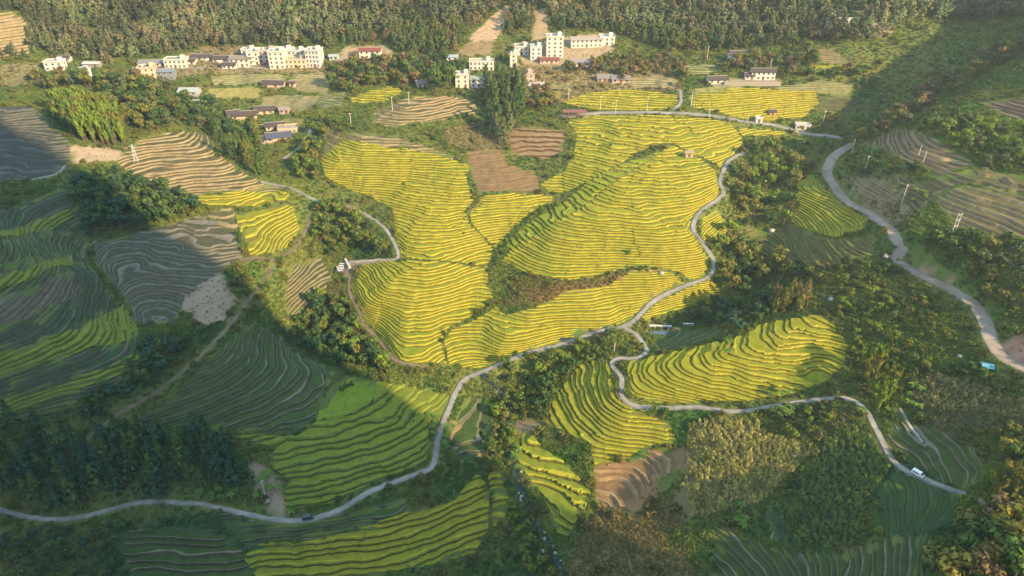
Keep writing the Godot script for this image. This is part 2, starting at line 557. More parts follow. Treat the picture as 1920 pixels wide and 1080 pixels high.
func build_field(f: Dictionary) -> void:
	var id: int = fields.find(f) + 1
	var pieces: Array = [f.poly]
	for k in id - 1:
		pieces = cut(pieces, fields[k].poly)
	for r in roads:
		for q in Geometry2D.offset_polyline(r.line, r.w / 2.0 + 0.5, Geometry2D.JOIN_ROUND, Geometry2D.END_ROUND):
			pieces = cut(pieces, q)
	var s: float = f.s
	var g: float = f.grid
	var prof := bands(f.kind, s)
	var amp := 0.62 * s if f.kind == "rice" else 0.26 * s
	var bags := {}
	var box := bounds(f.poly)
	var nx := int(box.size.x / g) + 2
	var nz := int(box.size.y / g) + 2
	var us := PackedFloat32Array()
	us.resize(nx * nz)
	var ids := PackedByteArray()
	ids.resize(nx * nz)
	var cells := PackedFloat32Array()
	cells.resize(nx * nz)
	for j in nz:
		for i in nx:
			var x := box.position.x + i * g
			var z := box.position.y + j * g
			var cell := n_cell.get_noise_2d(x, z)
			cells[j * nx + i] = cell
			var uu := (hgt(x, z) + amp * cell + 0.22 * n_small.get_noise_2d(x * 1.6, z * 1.6)) / s
			us[j * nx + i] = uu + 0.26 * sin(uu * 2.3 + 5.0 * n_big.get_noise_2d(x * 0.7, z * 0.7))
			var here := zone(x, z)
			ids[j * nx + i] = 1 if here == id else 0
	var cols: Array = f.cols
	for j in nz - 1:
		for i in nx - 1:
			var k0 := j * nx + i
			for half in 2:
				var ka := k0 if half == 0 else k0 + nx + 1
				var kb := k0 + 1 if half == 0 else k0 + nx
				var kc := k0 + nx if half == 0 else k0 + 1
				var count := ids[ka] + ids[kb] + ids[kc]
				if count == 0:
					continue
				var tri := PackedVector3Array()
				for k in [ka, kb, kc]:
					tri.append(Vector3(box.position.x + (k % nx) * g, us[k], box.position.y + (k / nx) * g))
				var bits: Array = [tri]
				if count < 3 or edge_near(ids, nx, nz, i, j):
					bits = inside_bits(tri, pieces)
				for q: PackedVector3Array in bits:
					slice(q, prof, s, cols, bags, cells[ka], f.kind == "rice")
	if bags.is_empty():
		return
	var root := Node3D.new()
	root.name = numbered({"rice": "rice_terraces", "bare": "fallow_terraces", "crop": "crop_terraces"}[f.kind])
	add_child(root)
	tag(root, f.label, f.category, "", "structure")
	var m := mat("field", Color.WHITE, 0.92, speckle, 0.35, true)
	var keys := bags.keys()
	keys.sort()
	for k in keys:
		var b: Array = bags[k]
		part("terrace", surface(b[0], b[1], b[2], b[3]), m, root)


func edge_near(ids: PackedByteArray, nx: int, nz: int, i: int, j: int) -> bool:
	for dj in [-1, 0, 1, 2]:
		for di in [-1, 0, 1, 2]:
			var a: int = i + di
			var b: int = j + dj
			if a < 0 or b < 0 or a >= nx or b >= nz or ids[b * nx + a] == 0:
				return true
	return false


func cut(pieces: Array, by: PackedVector2Array) -> Array:
	var out := []
	var box := bounds(by)
	for p: PackedVector2Array in pieces:
		if not box.intersects(bounds(p)):
			out.append(p)
			continue
		for q in Geometry2D.clip_polygons(p, by):
			if not Geometry2D.is_polygon_clockwise(q) and q.size() > 2:
				out.append(q)
	return out


func inside_bits(tri: PackedVector3Array, pieces: Array) -> Array:
	var flat := PackedVector2Array([Vector2(tri[0].x, tri[0].z), Vector2(tri[1].x, tri[1].z), Vector2(tri[2].x, tri[2].z)])
	var e1 := flat[1] - flat[0]
	var e2 := flat[2] - flat[0]
	var det := e1.cross(e2)
	var out := []
	for p: PackedVector2Array in pieces:
		for q in Geometry2D.intersect_polygons(flat, p):
			if q.size() < 3:
				continue
			var r := PackedVector3Array()
			for v in q:
				var d: Vector2 = v - flat[0]
				var a := d.cross(e2) / det
				var b := e1.cross(d) / det
				r.append(Vector3(v.x, tri[0].y + a * (tri[1].y - tri[0].y) + b * (tri[2].y - tri[0].y), v.y))
			out.append(r)
	return out


func slice(p: PackedVector3Array, prof: Array, s: float, cols: Array, bags: Dictionary, cell: float, planted: bool) -> void:
	var lo := p[0].y
	var hi := lo
	for v in p:
		lo = minf(lo, v.y)
		hi = maxf(hi, v.y)
	for k in range(floori(lo), floori(hi) + 1):
		for b in prof:
			var a0: float = k + b[0]
			var a1: float = k + b[1]
			if a1 <= lo or a0 > hi:
				continue
			var q := p
			if lo < a0:
				q = clip(q, a0, true)
			if hi > a1 and q.size() > 2:
				q = clip(q, a1, false)
			if q.size() < 3:
				continue
			if not bags.has(k):
				bags[k] = [PackedVector3Array(), PackedVector3Array(), PackedColorArray(), PackedInt32Array()]
			var bag: Array = bags[k]
			var first: int = bag[0].size()
			var rate: float = (b[3] - b[2]) / (a1 - a0)
			var r := PackedVector3Array()
			for v in q:
				r.append(Vector3(v.x, k * s + b[2] + rate * clampf(v.y - a0, 0.0, a1 - a0), v.z))
			var n := Vector3.ZERO
			for t in range(1, r.size() - 1):
				n += (r[t] - r[0]).cross(r[t + 1] - r[0])
			if n.length_squared() < 1e-10:
				continue
			n = n.normalized()
			var flip := n.y < 0.0
			if flip:
				n = -n
			var c: Color
			if b[4] == 0:
				var ripe := 0.5 + 1.5 * n_big.get_noise_2d(r[0].x * 1.1 + 700.0, r[0].z * 1.1)
				var own := mix_hash(k, int(cell * 1000.0))
				c = cols[0].lerp(cols[1], clampf(0.75 * own + 0.6 * ripe - 0.2, 0.0, 1.0))
				if planted and own > 0.955:
					c = c.lerp(Color(0.40, 0.28, 0.08), 0.6)
				elif planted and own < 0.06:
					c = c.lerp(Color(0.16, 0.25, 0.03), 0.6)
			else:
				c = cols[b[4]]
			var split: bool = planted and (b[4] == 0 or b[4] == 2) and mix_hash(k * 7 + 3, floori(r[0].x / 17.0) + 91 * floori(r[0].z / 23.0)) < 0.55
			for v in r:
				var cv := c
				if split:
					var gap := 1.0 - smoothstep(0.025, 0.075, n_edge.get_noise_2d(v.x, v.z) + 1.0)
					v.y -= 0.55 * gap
					cv = c.lerp(cols[3], gap)
				bag[0].append(v)
				bag[1].append(n)
				bag[2].append(cv * (0.95 + 0.22 * n_small.get_noise_2d(v.x * 4.0, v.z * 4.0)))
			for t in range(1, r.size() - 1):
				if flip:
					bag[3].append_array([first, first + t, first + t + 1])
				else:
					bag[3].append_array([first, first + t + 1, first + t])


func lay_out() -> void:
	# ------- roads and paths
	road("concrete_path", "pale concrete path winding past the foot of the golden bowl", 2.1, "concrete", [-87.7, -170.8, -75.3, -171.2, -63.3, -175.3, -52.5, -182.5, -37.2, -190.2, -31.0, -194.8, -29.9, -207.3, -27.0, -221.6, -21.3, -239.3, -9.6, -245.9, 9.7, -252.5, 29.6, -260.2, 51.2, -266.3, 69.6, -282.3, 83.7, -289.3, 97.1, -294.9, 101.5, -303.9, 97.3, -312.8, 93.5, -320.0, 98.8, -332.9, 116.3, -352.8, 116.6, -362.1, 125.1, -380.0, 138.3, -394.6])
	road("concrete_path", "narrow concrete path crossing the ravine below the junction and running right", 1.9, "concrete", [51.2, -266.3, 58.4, -262.4, 60.4, -249.1, 54.9, -242.1, 46.7, -243.9, 43.8, -239.7, 46.5, -230.5, 45.2, -219.1, 50.7, -213.4, 72.5, -210.7, 88.1, -206.1, 108.3, -206.3, 127.9, -205.3, 132.5, -198.1, 131.7, -182.7, 131.9, -170.5, 137.9, -161.6, 144.8, -152.2, 149.1, -139.9])
	road("road", "broad pale road climbing the right hillside in bends", 5.2, "gravel", [200.3, -390.8, 187.0, -383.5, 177.9, -365.0, 177.2, -336.1, 183.0, -316.1, 180.0, -290.7, 180.9, -283.8, 177.8, -279.1, 182.2, -268.7, 189.0, -251.2, 190.3, -233.4, 186.0, -217.6, 185.5, -206.2, 192.1, -191.1])
	road("concrete_path", "pale path along the foot of the dark wood, lower left", 1.6, "concrete", [-187.9, -164.1, -180.4, -166.1, -171.4, -167.2, -159.5, -168.5, -143.6, -172.2, -133.8, -174.6, -119.3, -174.3, -103.2, -172.3, -87.3, -170.7])
	road("dirt_track", "brown dirt track climbing the left spur to the bare turning place", 1.6, "dirt", [-158.7, -187.7, -153.0, -192.9, -138.3, -206.9, -126.9, -227.5, -123.6, -249.2, -120.1, -269.1, -115.3, -297.4, -109.4, -330.7, -109.8, -342.3])
	road("road", "village road along the top of the golden bowl", 4.0, "concrete", [30.8, -437.4, 75.2, -437.6, 112.1, -434.1, 142.0, -430.0, 166.3, -429.9, 195.4, -419.7, 204.4, -406.7])
	road("concrete_path", "short concrete path curving up to the tiled hamlet", 2.4, "concrete", [-127.2, -426.8, -128.0, -412.9, -138.1, -396.2])
	road("footpath", "thin pale path along the left ravine to the white weir", 1.6, "concrete", [-139.7, -360.2, -124.8, -358.3, -107.1, -354.2, -91.9, -352.0, -75.3, -339.9, -64.9, -326.7, -57.9, -307.3, -71.3, -311.0, -84.7, -314.3])
	road("footpath", "worn earth path round the lower left edge of the golden bowl", 1.4, "dirt", [-82.7, -310.6, -81.6, -295.1, -71.4, -273.8, -62.4, -262.6, -51.6, -244.8, -37.7, -241.7])
	road("dirt_track", "brown earth siding off the track on the left spur", 2.6, "dirt", [-130.2, -288.9, -115.2, -297.1])
	road("footpath", "pale lane dropping from the village between the yellow fields", 1.8, "concrete", [112.5, -463.4, 109.9, -448.6, 103.5, -439.4])
	road("footpath", "pale footpath through the shaded orchard on the right", 0.9, "concrete", [144.2, -195.4, 143.4, -186.8, 143.7, -177.6])
	road("concrete_path", "pale lane in front of the left village houses", 2.4, "concrete", [-226.7, -495.8, -206.8, -497.5, -184.8, -499.6, -170.6, -495.8])
	road("footpath", "grey path beside the shaded fields, far left", 1.4, "concrete", [-249.6, -336.5, -240.9, -343.2, -240.8, -352.5])

	# ------- bare and tinted ground
	patch(Color(0.50, 0.36, 0.22), true, [-2.1, -577.3, -0.8, -560.7, -11.8, -531.8, -28.1, -527.4, -32.3, -532.7, -17.1, -557.9])
	patch(Color(0.40, 0.30, 0.17), true, [16.5, -568.8, 26.4, -570.3, 29.2, -534.0, 15.7, -531.1])
	patch(Color(0.30, 0.22, 0.11), true, [-42.0, -509.9, -31.3, -528.7, -13.7, -529.2, -13.4, -512.0])
	patch(Color(0.42, 0.32, 0.20), true, [34.7, -534.2, 67.8, -542.7, 75.6, -520.8, 49.2, -503.6, 35.1, -507.8])
	patch(Color(0.42, 0.30, 0.18), true, [-126.9, -503.6, -121.2, -526.2, -93.6, -525.4, -83.6, -513.4, -86.6, -500.5])
	patch(Color(0.36, 0.28, 0.16), false, [-241.2, -510.6, -227.4, -527.4, -192.4, -528.7, -185.1, -515.5, -139.7, -520.3, -130.6, -492.6, -208.5, -490.9, -257.2, -475.4])
	patch(Color(0.40, 0.32, 0.19), true, [-2.0, -528.2, 19.6, -529.9, 39.1, -527.7, 37.5, -495.8, 7.6, -502.4])
	patch(Color(0.34, 0.26, 0.13), false, [0.0, -502.1, 110.2, -506.6, 113.9, -463.3, 78.9, -467.2, 31.6, -452.6, 0.0, -456.9])
	patch(Color(0.42, 0.24, 0.16), true, [187.6, -216.6, 194.8, -217.5, 196.7, -204.9, 191.9, -196.4, 186.2, -201.1])
	patch(Color(0.45, 0.28, 0.18), true, [182.0, -284.0, 186.9, -283.0, 194.7, -259.7, 191.0, -255.7, 183.6, -272.2])
	patch(Color(0.34, 0.20, 0.09), true, [33.3, -194.1, 68.3, -196.0, 67.5, -183.8, 53.2, -177.3, 44.9, -172.3, 32.9, -177.3])
	patch(Color(0.27, 0.20, 0.075), false, [32.0, -177.4, 44.9, -172.3, 57.2, -178.3, 64.9, -180.0, 64.3, -167.0, 54.4, -161.5, 63.3, -143.1, 17.0, -154.2, 24.3, -166.5])
	patch(Color(0.17, 0.20, 0.05), false, [57.1, -188.7, 65.8, -184.5, 65.8, -175.1, 53.2, -177.3])
	patch(Color(0.34, 0.22, 0.12), false, [19.6, -256.3, 37.3, -265.1, 49.6, -264.0, 31.9, -256.6])
	patch(Color(0.40, 0.30, 0.20), true, [-150.5, -260.2, -138.8, -284.4, -125.8, -264.9, -126.5, -251.5, -133.4, -245.8])
	patch(Color(0.44, 0.34, 0.23), true, [-247.3, -372.0, -241.5, -371.5, -221.4, -379.6, -219.1, -370.4, -232.4, -359.7, -238.4, -356.8])
	patch(Color(0.36, 0.26, 0.17), true, [-89.1, -315.8, -83.3, -314.7, -58.0, -305.8, -59.0, -303.1, -79.7, -309.7, -82.5, -300.6, -86.2, -306.3])
	patch(Color(0.42, 0.31, 0.21), true, [-101.9, -187.7, -93.2, -188.6, -83.2, -178.2, -81.3, -172.4, -87.0, -172.0, -93.1, -179.1])
	patch(Color(0.20, 0.18, 0.055), false, [-1.3, -295.2, 13.1, -292.5, 44.5, -293.2, 60.4, -294.3, 73.6, -295.4, 62.6, -290.5, 25.4, -278.5, 10.1, -273.7, -2.5, -276.6])
	patch(Color(0.24, 0.16, 0.065), false, [6.5, -284.7, 25.8, -285.5, 44.2, -289.7, 60.4, -294.3, 57.3, -289.3, 25.5, -279.6, 10.1, -276.2])
	patch(Color(0.25, 0.20, 0.09), false, [-41.0, -414.8, -10.2, -432.8, 13.4, -422.4, -1.6, -395.1, -28.3, -390.2, -41.7, -401.8])
	patch(Color(0.40, 0.26, 0.14), true, [-30.9, -214.8, -20.0, -214.9, -11.8, -201.9, -19.1, -198.6])
	patch(Color(0.16, 0.15, 0.05), false, [-90.7, -308.1, -65.2, -263.8, -77.9, -264.6, -97.9, -289.6])
	patch(Color(0.38, 0.24, 0.13), true, [139.3, -295.5, 149.5, -291.9, 151.6, -284.7, 139.8, -290.0])
	patch(Color(0.34, 0.24, 0.13), true, [0.0, -220.2, 12.4, -219.3, 8.8, -210.6, 1.1, -213.6])
	patch(Color(0.30, 0.26, 0.14), false, [-349.6, -483.7, -329.9, -492.7, -315.1, -469.9, -329.9, -448.2])
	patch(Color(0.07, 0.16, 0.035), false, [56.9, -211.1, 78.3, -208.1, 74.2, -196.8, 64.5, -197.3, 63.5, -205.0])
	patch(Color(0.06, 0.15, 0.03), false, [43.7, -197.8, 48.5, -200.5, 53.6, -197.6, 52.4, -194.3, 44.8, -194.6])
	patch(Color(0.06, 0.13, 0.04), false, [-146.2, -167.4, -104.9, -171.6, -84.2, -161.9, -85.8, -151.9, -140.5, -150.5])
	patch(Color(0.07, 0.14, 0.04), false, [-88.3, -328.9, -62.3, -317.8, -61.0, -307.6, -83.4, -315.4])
	patch(Color(0.15, 0.20, 0.04), false, [142.4, -259.2, 173.9, -259.1, 181.3, -238.6, 180.7, -217.5, 159.2, -198.9, 147.5, -205.9, 138.5, -222.1])
	patch(Color(0.15, 0.18, 0.045), false, [128.6, -318.0, 139.2, -302.3, 150.9, -282.6, 169.4, -282.6, 172.0, -276.9, 153.9, -265.8, 137.6, -271.1, 128.8, -299.6])
	patch(Color(0.15, 0.21, 0.045), false, [184.1, -348.5, 280.1, -363.2, 201.9, -214.7, 191.5, -228.5, 190.9, -259.8, 181.9, -279.6])
	patch(Color(0.20, 0.23, 0.05), false, [-14.3, -243.9, 49.6, -263.4, 45.6, -249.9, 11.8, -236.5, -7.0, -234.9])
	patch(Color(0.20, 0.19, 0.06), false, [103.5, -203.7, 121.7, -199.5, 130.3, -192.6, 116.0, -184.0, 102.4, -187.4])
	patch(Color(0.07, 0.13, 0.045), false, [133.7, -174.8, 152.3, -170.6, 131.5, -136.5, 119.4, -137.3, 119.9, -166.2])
	patch(Color(0.30, 0.24, 0.13), false, [183.8, -355.1, 200.1, -329.1, 205.8, -309.0, 183.4, -297.8, 181.0, -324.2])
	patch(Color(0.36, 0.30, 0.20), true, [134.2, -476.1, 182.2, -479.0, 180.9, -470.5, 135.9, -466.7])
	patch(Color(0.40, 0.26, 0.15), false, [130.1, -183.1, 132.2, -183.1, 130.9, -175.5, 128.6, -176.0])

	# ground under the maize
	patch(Color(0.24, 0.19, 0.09), true, [69.6, -204.0, 79.7, -204.6, 94.6, -200.2, 96.5, -193.0, 105.8, -186.5, 107.6, -180.9, 98.2, -173.7, 85.0, -164.1, 72.8, -164.9, 62.2, -165.5, 58.7, -174.1, 65.4, -182.2])
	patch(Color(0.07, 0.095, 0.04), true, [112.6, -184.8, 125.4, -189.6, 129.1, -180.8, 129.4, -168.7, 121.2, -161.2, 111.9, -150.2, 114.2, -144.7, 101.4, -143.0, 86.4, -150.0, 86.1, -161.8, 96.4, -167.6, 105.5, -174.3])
	patch(Color(0.14, 0.13, 0.06), true, [152.7, -209.0, 164.3, -209.7, 172.0, -199.8, 177.5, -187.8, 170.3, -168.8, 163.6, -180.0, 153.0, -175.5, 148.1, -187.2])
	# ------- golden and green rice
	var gold := [Color(0.48, 0.43, 0.032), Color(0.29, 0.35, 0.030), Color(0.62, 0.55, 0.05), Color(0.22, 0.17, 0.035), Color(0.42, 0.37, 0.05)]
	var lime := [Color(0.41, 0.38, 0.03), Color(0.30, 0.33, 0.03), Color(0.56, 0.52, 0.05), Color(0.19, 0.18, 0.04), Color(0.34, 0.34, 0.06)]
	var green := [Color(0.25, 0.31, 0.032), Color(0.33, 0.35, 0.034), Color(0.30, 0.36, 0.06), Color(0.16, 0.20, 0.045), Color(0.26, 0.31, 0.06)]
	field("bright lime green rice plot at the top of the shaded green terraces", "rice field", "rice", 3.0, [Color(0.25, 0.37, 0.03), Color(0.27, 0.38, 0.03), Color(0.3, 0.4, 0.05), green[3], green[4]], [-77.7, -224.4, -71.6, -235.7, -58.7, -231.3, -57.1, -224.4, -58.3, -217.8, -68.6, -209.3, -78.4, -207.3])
	field("upper left golden rice terraces of the bowl, above the ravine trees", "rice terraces", "rice", 0.74, gold, [-113.1, -387.2, -103.4, -404.9, -82.5, -396.3, -53.3, -389.1, -34.1, -382.1, -24.5, -376.3, -25.5, -362.9, -21.0, -349.0, -25.3, -340.0, -22.7, -331.2, -15.4, -323.9, -8.9, -316.4, -12.2, -304.8, -42.8, -303.1, -56.6, -305.9, -60.7, -325.4, -65.8, -346.4, -77.3, -355.2, -93.7, -364.4, -107.1, -371.9])
	field("lower left golden rice terraces between the weir and the gully", "rice terraces", "rice", 0.74, gold, [-76.9, -309.7, -56.4, -304.3, -42.8, -302.4, -12.4, -303.6, -11.5, -290.1, -9.0, -282.4, -20.7, -270.8, -28.7, -266.8, -32.7, -257.2, -29.2, -246.3, -47.0, -242.0, -52.0, -247.8, -62.2, -265.6, -71.1, -276.0, -80.0, -294.3])
	field("golden terraces in the small hollow beside the brown clearing", "rice terraces", "rice", 0.74, gold, [-22.9, -338.3, -17.6, -349.8, 0.0, -354.1, 22.3, -355.6, 22.9, -349.6, 8.6, -338.4, -2.3, -327.0, -8.3, -317.5, -15.4, -324.6, -21.5, -331.3])
	field("green flank of rice falling steeply into the gully", "rice terraces", "rice", 1.0, [Color(0.34, 0.40, 0.03), Color(0.28, 0.36, 0.03), Color(0.5, 0.5, 0.05), gold[3], gold[4]], [87.0, -385.6, 81.2, -378.3, 59.2, -359.2, 43.2, -343.0, 28.1, -330.2, 11.1, -319.9, -0.8, -314.1, -5.0, -316.9, 4.2, -329.3, 26.1, -345.1, 41.8, -360.5, 60.8, -373.3])
	field("great golden lobe of rice terraces in the middle of the bowl", "rice terraces", "rice", 0.74, gold, [28.1, -330.2, 43.2, -343.0, 59.2, -359.2, 79.4, -376.6, 94.8, -394.2, 105.4, -383.8, 115.1, -370.2, 115.5, -359.8, 112.5, -349.3, 98.1, -332.7, 91.0, -319.1, 94.7, -311.4, 98.9, -302.5, 95.5, -295.1, 89.4, -292.9, 76.3, -295.8, 60.6, -296.9, 44.5, -292.9, 25.9, -288.1, 7.9, -293.5, -4.9, -307.4, -0.8, -314.1, 11.1, -319.9])
	field("golden rice terraces sweeping along above the concrete path", "rice terraces", "rice", 0.74, gold, [-7.6, -276.8, -2.5, -271.3, 10.1, -273.1, 25.6, -282.4, 46.7, -287.8, 60.4, -294.9, 76.2, -295.1, 86.6, -291.4, 82.2, -288.7, 69.7, -283.4, 58.6, -274.7, 50.0, -267.8, 29.6, -261.3, 9.7, -253.8, -7.2, -247.8, -21.6, -246.0, -28.2, -246.0, -31.1, -257.5, -27.9, -265.7, -17.6, -270.1])
	field("upper golden rice terraces below the village road", "rice terraces", "rice", 0.74, gold, [34.5, -429.3, 47.7, -434.3, 81.4, -433.0, 114.5, -428.9, 137.6, -425.7, 142.6, -409.9, 132.4, -390.5, 120.4, -372.7, 105.4, -383.8, 95.3, -396.9, 75.0, -388.2, 60.8, -373.3, 44.8, -362.0, 29.7, -356.0, 20.9, -357.9, 15.7, -364.2, 30.6, -374.2, 36.6, -390.6, 40.1, -413.4])
	field("far yellow rice terraces under the brown village bank", "rice terraces", "rice", 0.7, gold, [31.7, -454.6, 50.0, -464.1, 79.2, -469.3, 109.5, -458.1, 106.2, -439.3, 75.6, -441.0, 51.8, -442.4])
	field("broad yellow rice field at the right end of the village road", "rice field", "rice", 0.75, gold, [116.2, -456.5, 157.5, -466.8, 204.6, -467.3, 203.4, -455.8, 188.5, -440.7, 163.7, -433.5, 142.8, -433.5, 126.6, -438.6, 116.6, -440.0])
	field("small yellow rice field beneath the village road bend", "rice field", "rice", 0.75, gold, [140.8, -421.9, 161.6, -425.3, 174.7, -422.6, 159.8, -418.2, 141.7, -414.2])
	field("golden strip outside the path at the right rim of the bowl", "rice terraces", "rice", 0.74, gold, [95.6, -312.9, 100.8, -331.0, 110.6, -339.7, 114.8, -333.9, 113.2, -325.5, 101.7, -316.6])
	field("golden plots outside the lower path bend by the ravine", "rice terraces", "rice", 0.74, gold, [61.1, -274.7, 72.2, -281.8, 97.5, -293.2, 102.4, -290.4, 101.8, -283.6, 88.4, -282.7, 79.9, -279.3, 66.2, -273.2, 58.0, -269.1, 55.4, -269.6])
	field("small golden terraces beside the hillside road", "rice terraces", "rice", 0.75, gold, [159.9, -364.6, 173.8, -378.0, 171.2, -352.2, 173.7, -332.0, 179.4, -316.1, 174.2, -307.2, 160.0, -305.3, 149.9, -337.8, 156.7, -344.6])
	field("curving golden terraces on the spur right of the junction", "rice terraces", "rice", 0.68, [Color(0.45, 0.42, 0.026), Color(0.34, 0.35, 0.026), gold[2], gold[3], gold[4]], [50.8, -240.5, 62.7, -241.2, 78.8, -242.4, 97.0, -244.0, 110.6, -252.1, 121.6, -251.1, 136.4, -251.5, 140.1, -232.9, 134.8, -223.1, 123.7, -215.2, 113.8, -210.9, 93.0, -209.9, 68.7, -213.3, 54.6, -215.5, 48.7, -219.5, 48.5, -229.1])
	field("golden terraces wrapping round the nose below the narrow path", "rice terraces", "rice", 0.95, lime.duplicate(), [29.9, -245.6, 40.5, -246.9, 42.3, -238.3, 42.6, -222.5, 47.4, -212.5, 63.5, -205.0, 65.1, -197.9, 52.5, -199.2, 46.0, -195.9, 32.2, -193.4, 30.8, -202.5, 21.8, -209.3, 13.8, -217.2, 18.5, -230.3])
	field("tapering green rice terraces above the stream", "rice terraces", "rice", 1.5, [Color(0.33, 0.36, 0.03), Color(0.27, 0.33, 0.03), Color(0.6, 0.56, 0.05), lime[3], lime[4]], [1.1, -212.0, 6.6, -213.0, 10.8, -204.3, 21.0, -195.5, 30.1, -183.1, 28.0, -177.9, 20.5, -167.5, 16.7, -169.0, 12.3, -184.2, 4.2, -194.2, 1.1, -201.0])
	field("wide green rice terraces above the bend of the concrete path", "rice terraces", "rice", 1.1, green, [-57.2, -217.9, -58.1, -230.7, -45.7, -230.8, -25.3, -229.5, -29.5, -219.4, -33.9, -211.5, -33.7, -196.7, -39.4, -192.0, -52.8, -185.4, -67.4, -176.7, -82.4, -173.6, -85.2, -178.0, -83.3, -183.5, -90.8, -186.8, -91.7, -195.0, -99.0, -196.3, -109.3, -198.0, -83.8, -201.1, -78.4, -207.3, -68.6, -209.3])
	field("long green rice terraces along the bottom of the view", "rice terraces", "rice", 1.05, lime, [-95.7, -158.9, -89.3, -164.0, -76.9, -163.6, -51.0, -170.5, -37.9, -176.2, -22.4, -181.6, -14.7, -192.8, -11.5, -193.0, -8.7, -185.3, -9.0, -171.9, -13.7, -165.2, -30.6, -158.7, -48.9, -154.3, -74.0, -148.6, -85.0, -148.5])
	field("narrow green rice steps between the stream and the ditch", "rice terraces", "rice", 1.2, lime, [-10.1, -194.1, -5.3, -195.0, -1.0, -184.7, -3.0, -176.9, -7.0, -173.9, -7.8, -185.4])
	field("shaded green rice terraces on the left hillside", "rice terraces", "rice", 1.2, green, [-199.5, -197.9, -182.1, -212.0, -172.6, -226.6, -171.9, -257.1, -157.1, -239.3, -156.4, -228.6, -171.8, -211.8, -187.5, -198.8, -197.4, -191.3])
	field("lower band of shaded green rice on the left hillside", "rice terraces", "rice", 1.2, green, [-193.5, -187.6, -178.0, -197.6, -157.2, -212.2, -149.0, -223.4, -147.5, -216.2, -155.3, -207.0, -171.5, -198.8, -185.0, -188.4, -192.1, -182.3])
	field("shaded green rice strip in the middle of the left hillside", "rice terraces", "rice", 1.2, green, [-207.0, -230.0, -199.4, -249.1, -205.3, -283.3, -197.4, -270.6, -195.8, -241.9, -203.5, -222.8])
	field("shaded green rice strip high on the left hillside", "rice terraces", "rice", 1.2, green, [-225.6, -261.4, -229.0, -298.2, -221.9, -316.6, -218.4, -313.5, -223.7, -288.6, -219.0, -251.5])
	field("yellow rice strip lying across the sunlit left spur", "rice terraces", "rice", 0.75, gold, [-176.3, -343.3, -156.1, -346.8, -129.8, -355.1, -120.9, -351.0, -123.3, -340.7, -147.4, -336.4, -170.3, -337.2])
	field("yellow and green terraces at the head of the dirt track", "rice terraces", "rice", 1.0, lime, [-145.4, -329.9, -118.2, -342.0, -112.5, -328.9, -117.6, -301.8, -126.5, -293.5, -136.1, -310.3])
	field("small yellow paddy among the village trees left of the grove", "rice field", "rice", 0.7, gold, [-107.3, -454.9, -92.4, -462.7, -77.1, -468.6, -72.1, -456.9, -82.9, -445.3, -104.3, -448.2])
	field("yellow paddy under the strip field on the far right slope", "rice field", "rice", 0.7, gold, [206.0, -487.9, 228.3, -485.0, 229.4, -482.1, 208.8, -484.6])
	# ------- fallow terraces
	var tan := [Color(0.12, 0.14, 0.045), Color(0.22, 0.17, 0.07), Color(0.4, 0.3, 0.17), Color(0.44, 0.34, 0.19), Color(0.40, 0.32, 0.17)]
	var straw := [Color(0.42, 0.28, 0.14), Color(0.48, 0.33, 0.17), Color(0.5, 0.34, 0.2), Color(0.16, 0.09, 0.04), Color(0.50, 0.36, 0.20)]
	var shaded_fallow := [Color(0.115, 0.13, 0.055), Color(0.15, 0.13, 0.07), Color(0.3, 0.26, 0.2), Color(0.27, 0.24, 0.18), Color(0.33, 0.30, 0.23)]  # fallow colours greyed and dimmed for terraces lying in shade
	field("sunlit fallow terraces with pale banks on the left spur", "terraces", "bare", 0.8, tan, [-222.2, -367.7, -218.1, -390.3, -199.5, -406.1, -185.0, -411.5, -173.3, -385.4, -146.5, -363.8, -124.6, -355.5, -150.8, -348.2, -175.4, -344.7, -193.0, -347.5, -207.2, -355.0])
	field("grey fallow terraces in the shade of the left spur", "terraces", "bare", 0.55, shaded_fallow, [-207.0, -302.2, -161.7, -328.6, -138.6, -310.0, -130.2, -293.4, -135.5, -281.7, -147.9, -263.3, -145.8, -247.9, -163.3, -246.4, -173.4, -261.8, -195.0, -281.7])
	field("tan terraces with crooked banks above the shaded grey ones", "terraces", "bare", 1.0, tan, [-163.4, -332.1, -146.7, -333.9, -136.1, -310.3, -139.1, -309.9, -160.3, -328.6])
	field("olive fallow terraces above the upper left golden rice", "terraces", "bare", 0.9, tan, [-104.9, -412.6, -77.4, -405.7, -53.9, -395.6, -31.1, -384.2, -34.1, -382.1, -53.3, -389.1, -82.5, -396.3, -101.6, -404.2])
	field("brown fallow hump of thin terraces left of the tall grove", "terraces", "bare", 0.7, tan, [-88.0, -433.6, -69.4, -449.1, -28.3, -459.3, -20.7, -440.8, -43.3, -423.6, -71.7, -412.3, -85.8, -418.6])
	field("harvested orange stubble field right of the tall grove", "stubble field", "bare", 1.0, straw, [-2.3, -420.0, 13.4, -423.8, 33.1, -417.5, 31.0, -392.5, 21.9, -386.3, 0.0, -389.6])
	field("bare brown clearing in the middle of the bowl", "bare field", "bare", 0.7, [Color(0.34, 0.24, 0.13), Color(0.30, 0.21, 0.11), straw[2], Color(0.26, 0.17, 0.08), straw[4]], [-26.7, -390.3, -6.4, -394.8, -2.5, -379.8, 14.7, -374.5, 16.4, -358.5, -17.7, -353.1, -22.7, -367.5])
	field("ploughed strip terraces at the top of the right hillside road", "terraces", "bare", 1.2, [Color(0.16, 0.13, 0.06), Color(0.24, 0.17, 0.09), tan[2], tan[3], tan[4]], [200.1, -384.2, 219.4, -385.4, 221.2, -345.6, 229.0, -320.9, 209.6, -318.1, 202.2, -335.7])
	field("pale strip terraces at the right edge above the road", "terraces", "bare", 1.2, tan, [201.9, -307.3, 217.1, -308.8, 241.4, -288.4, 226.9, -261.7, 208.9, -274.8, 202.9, -286.1])
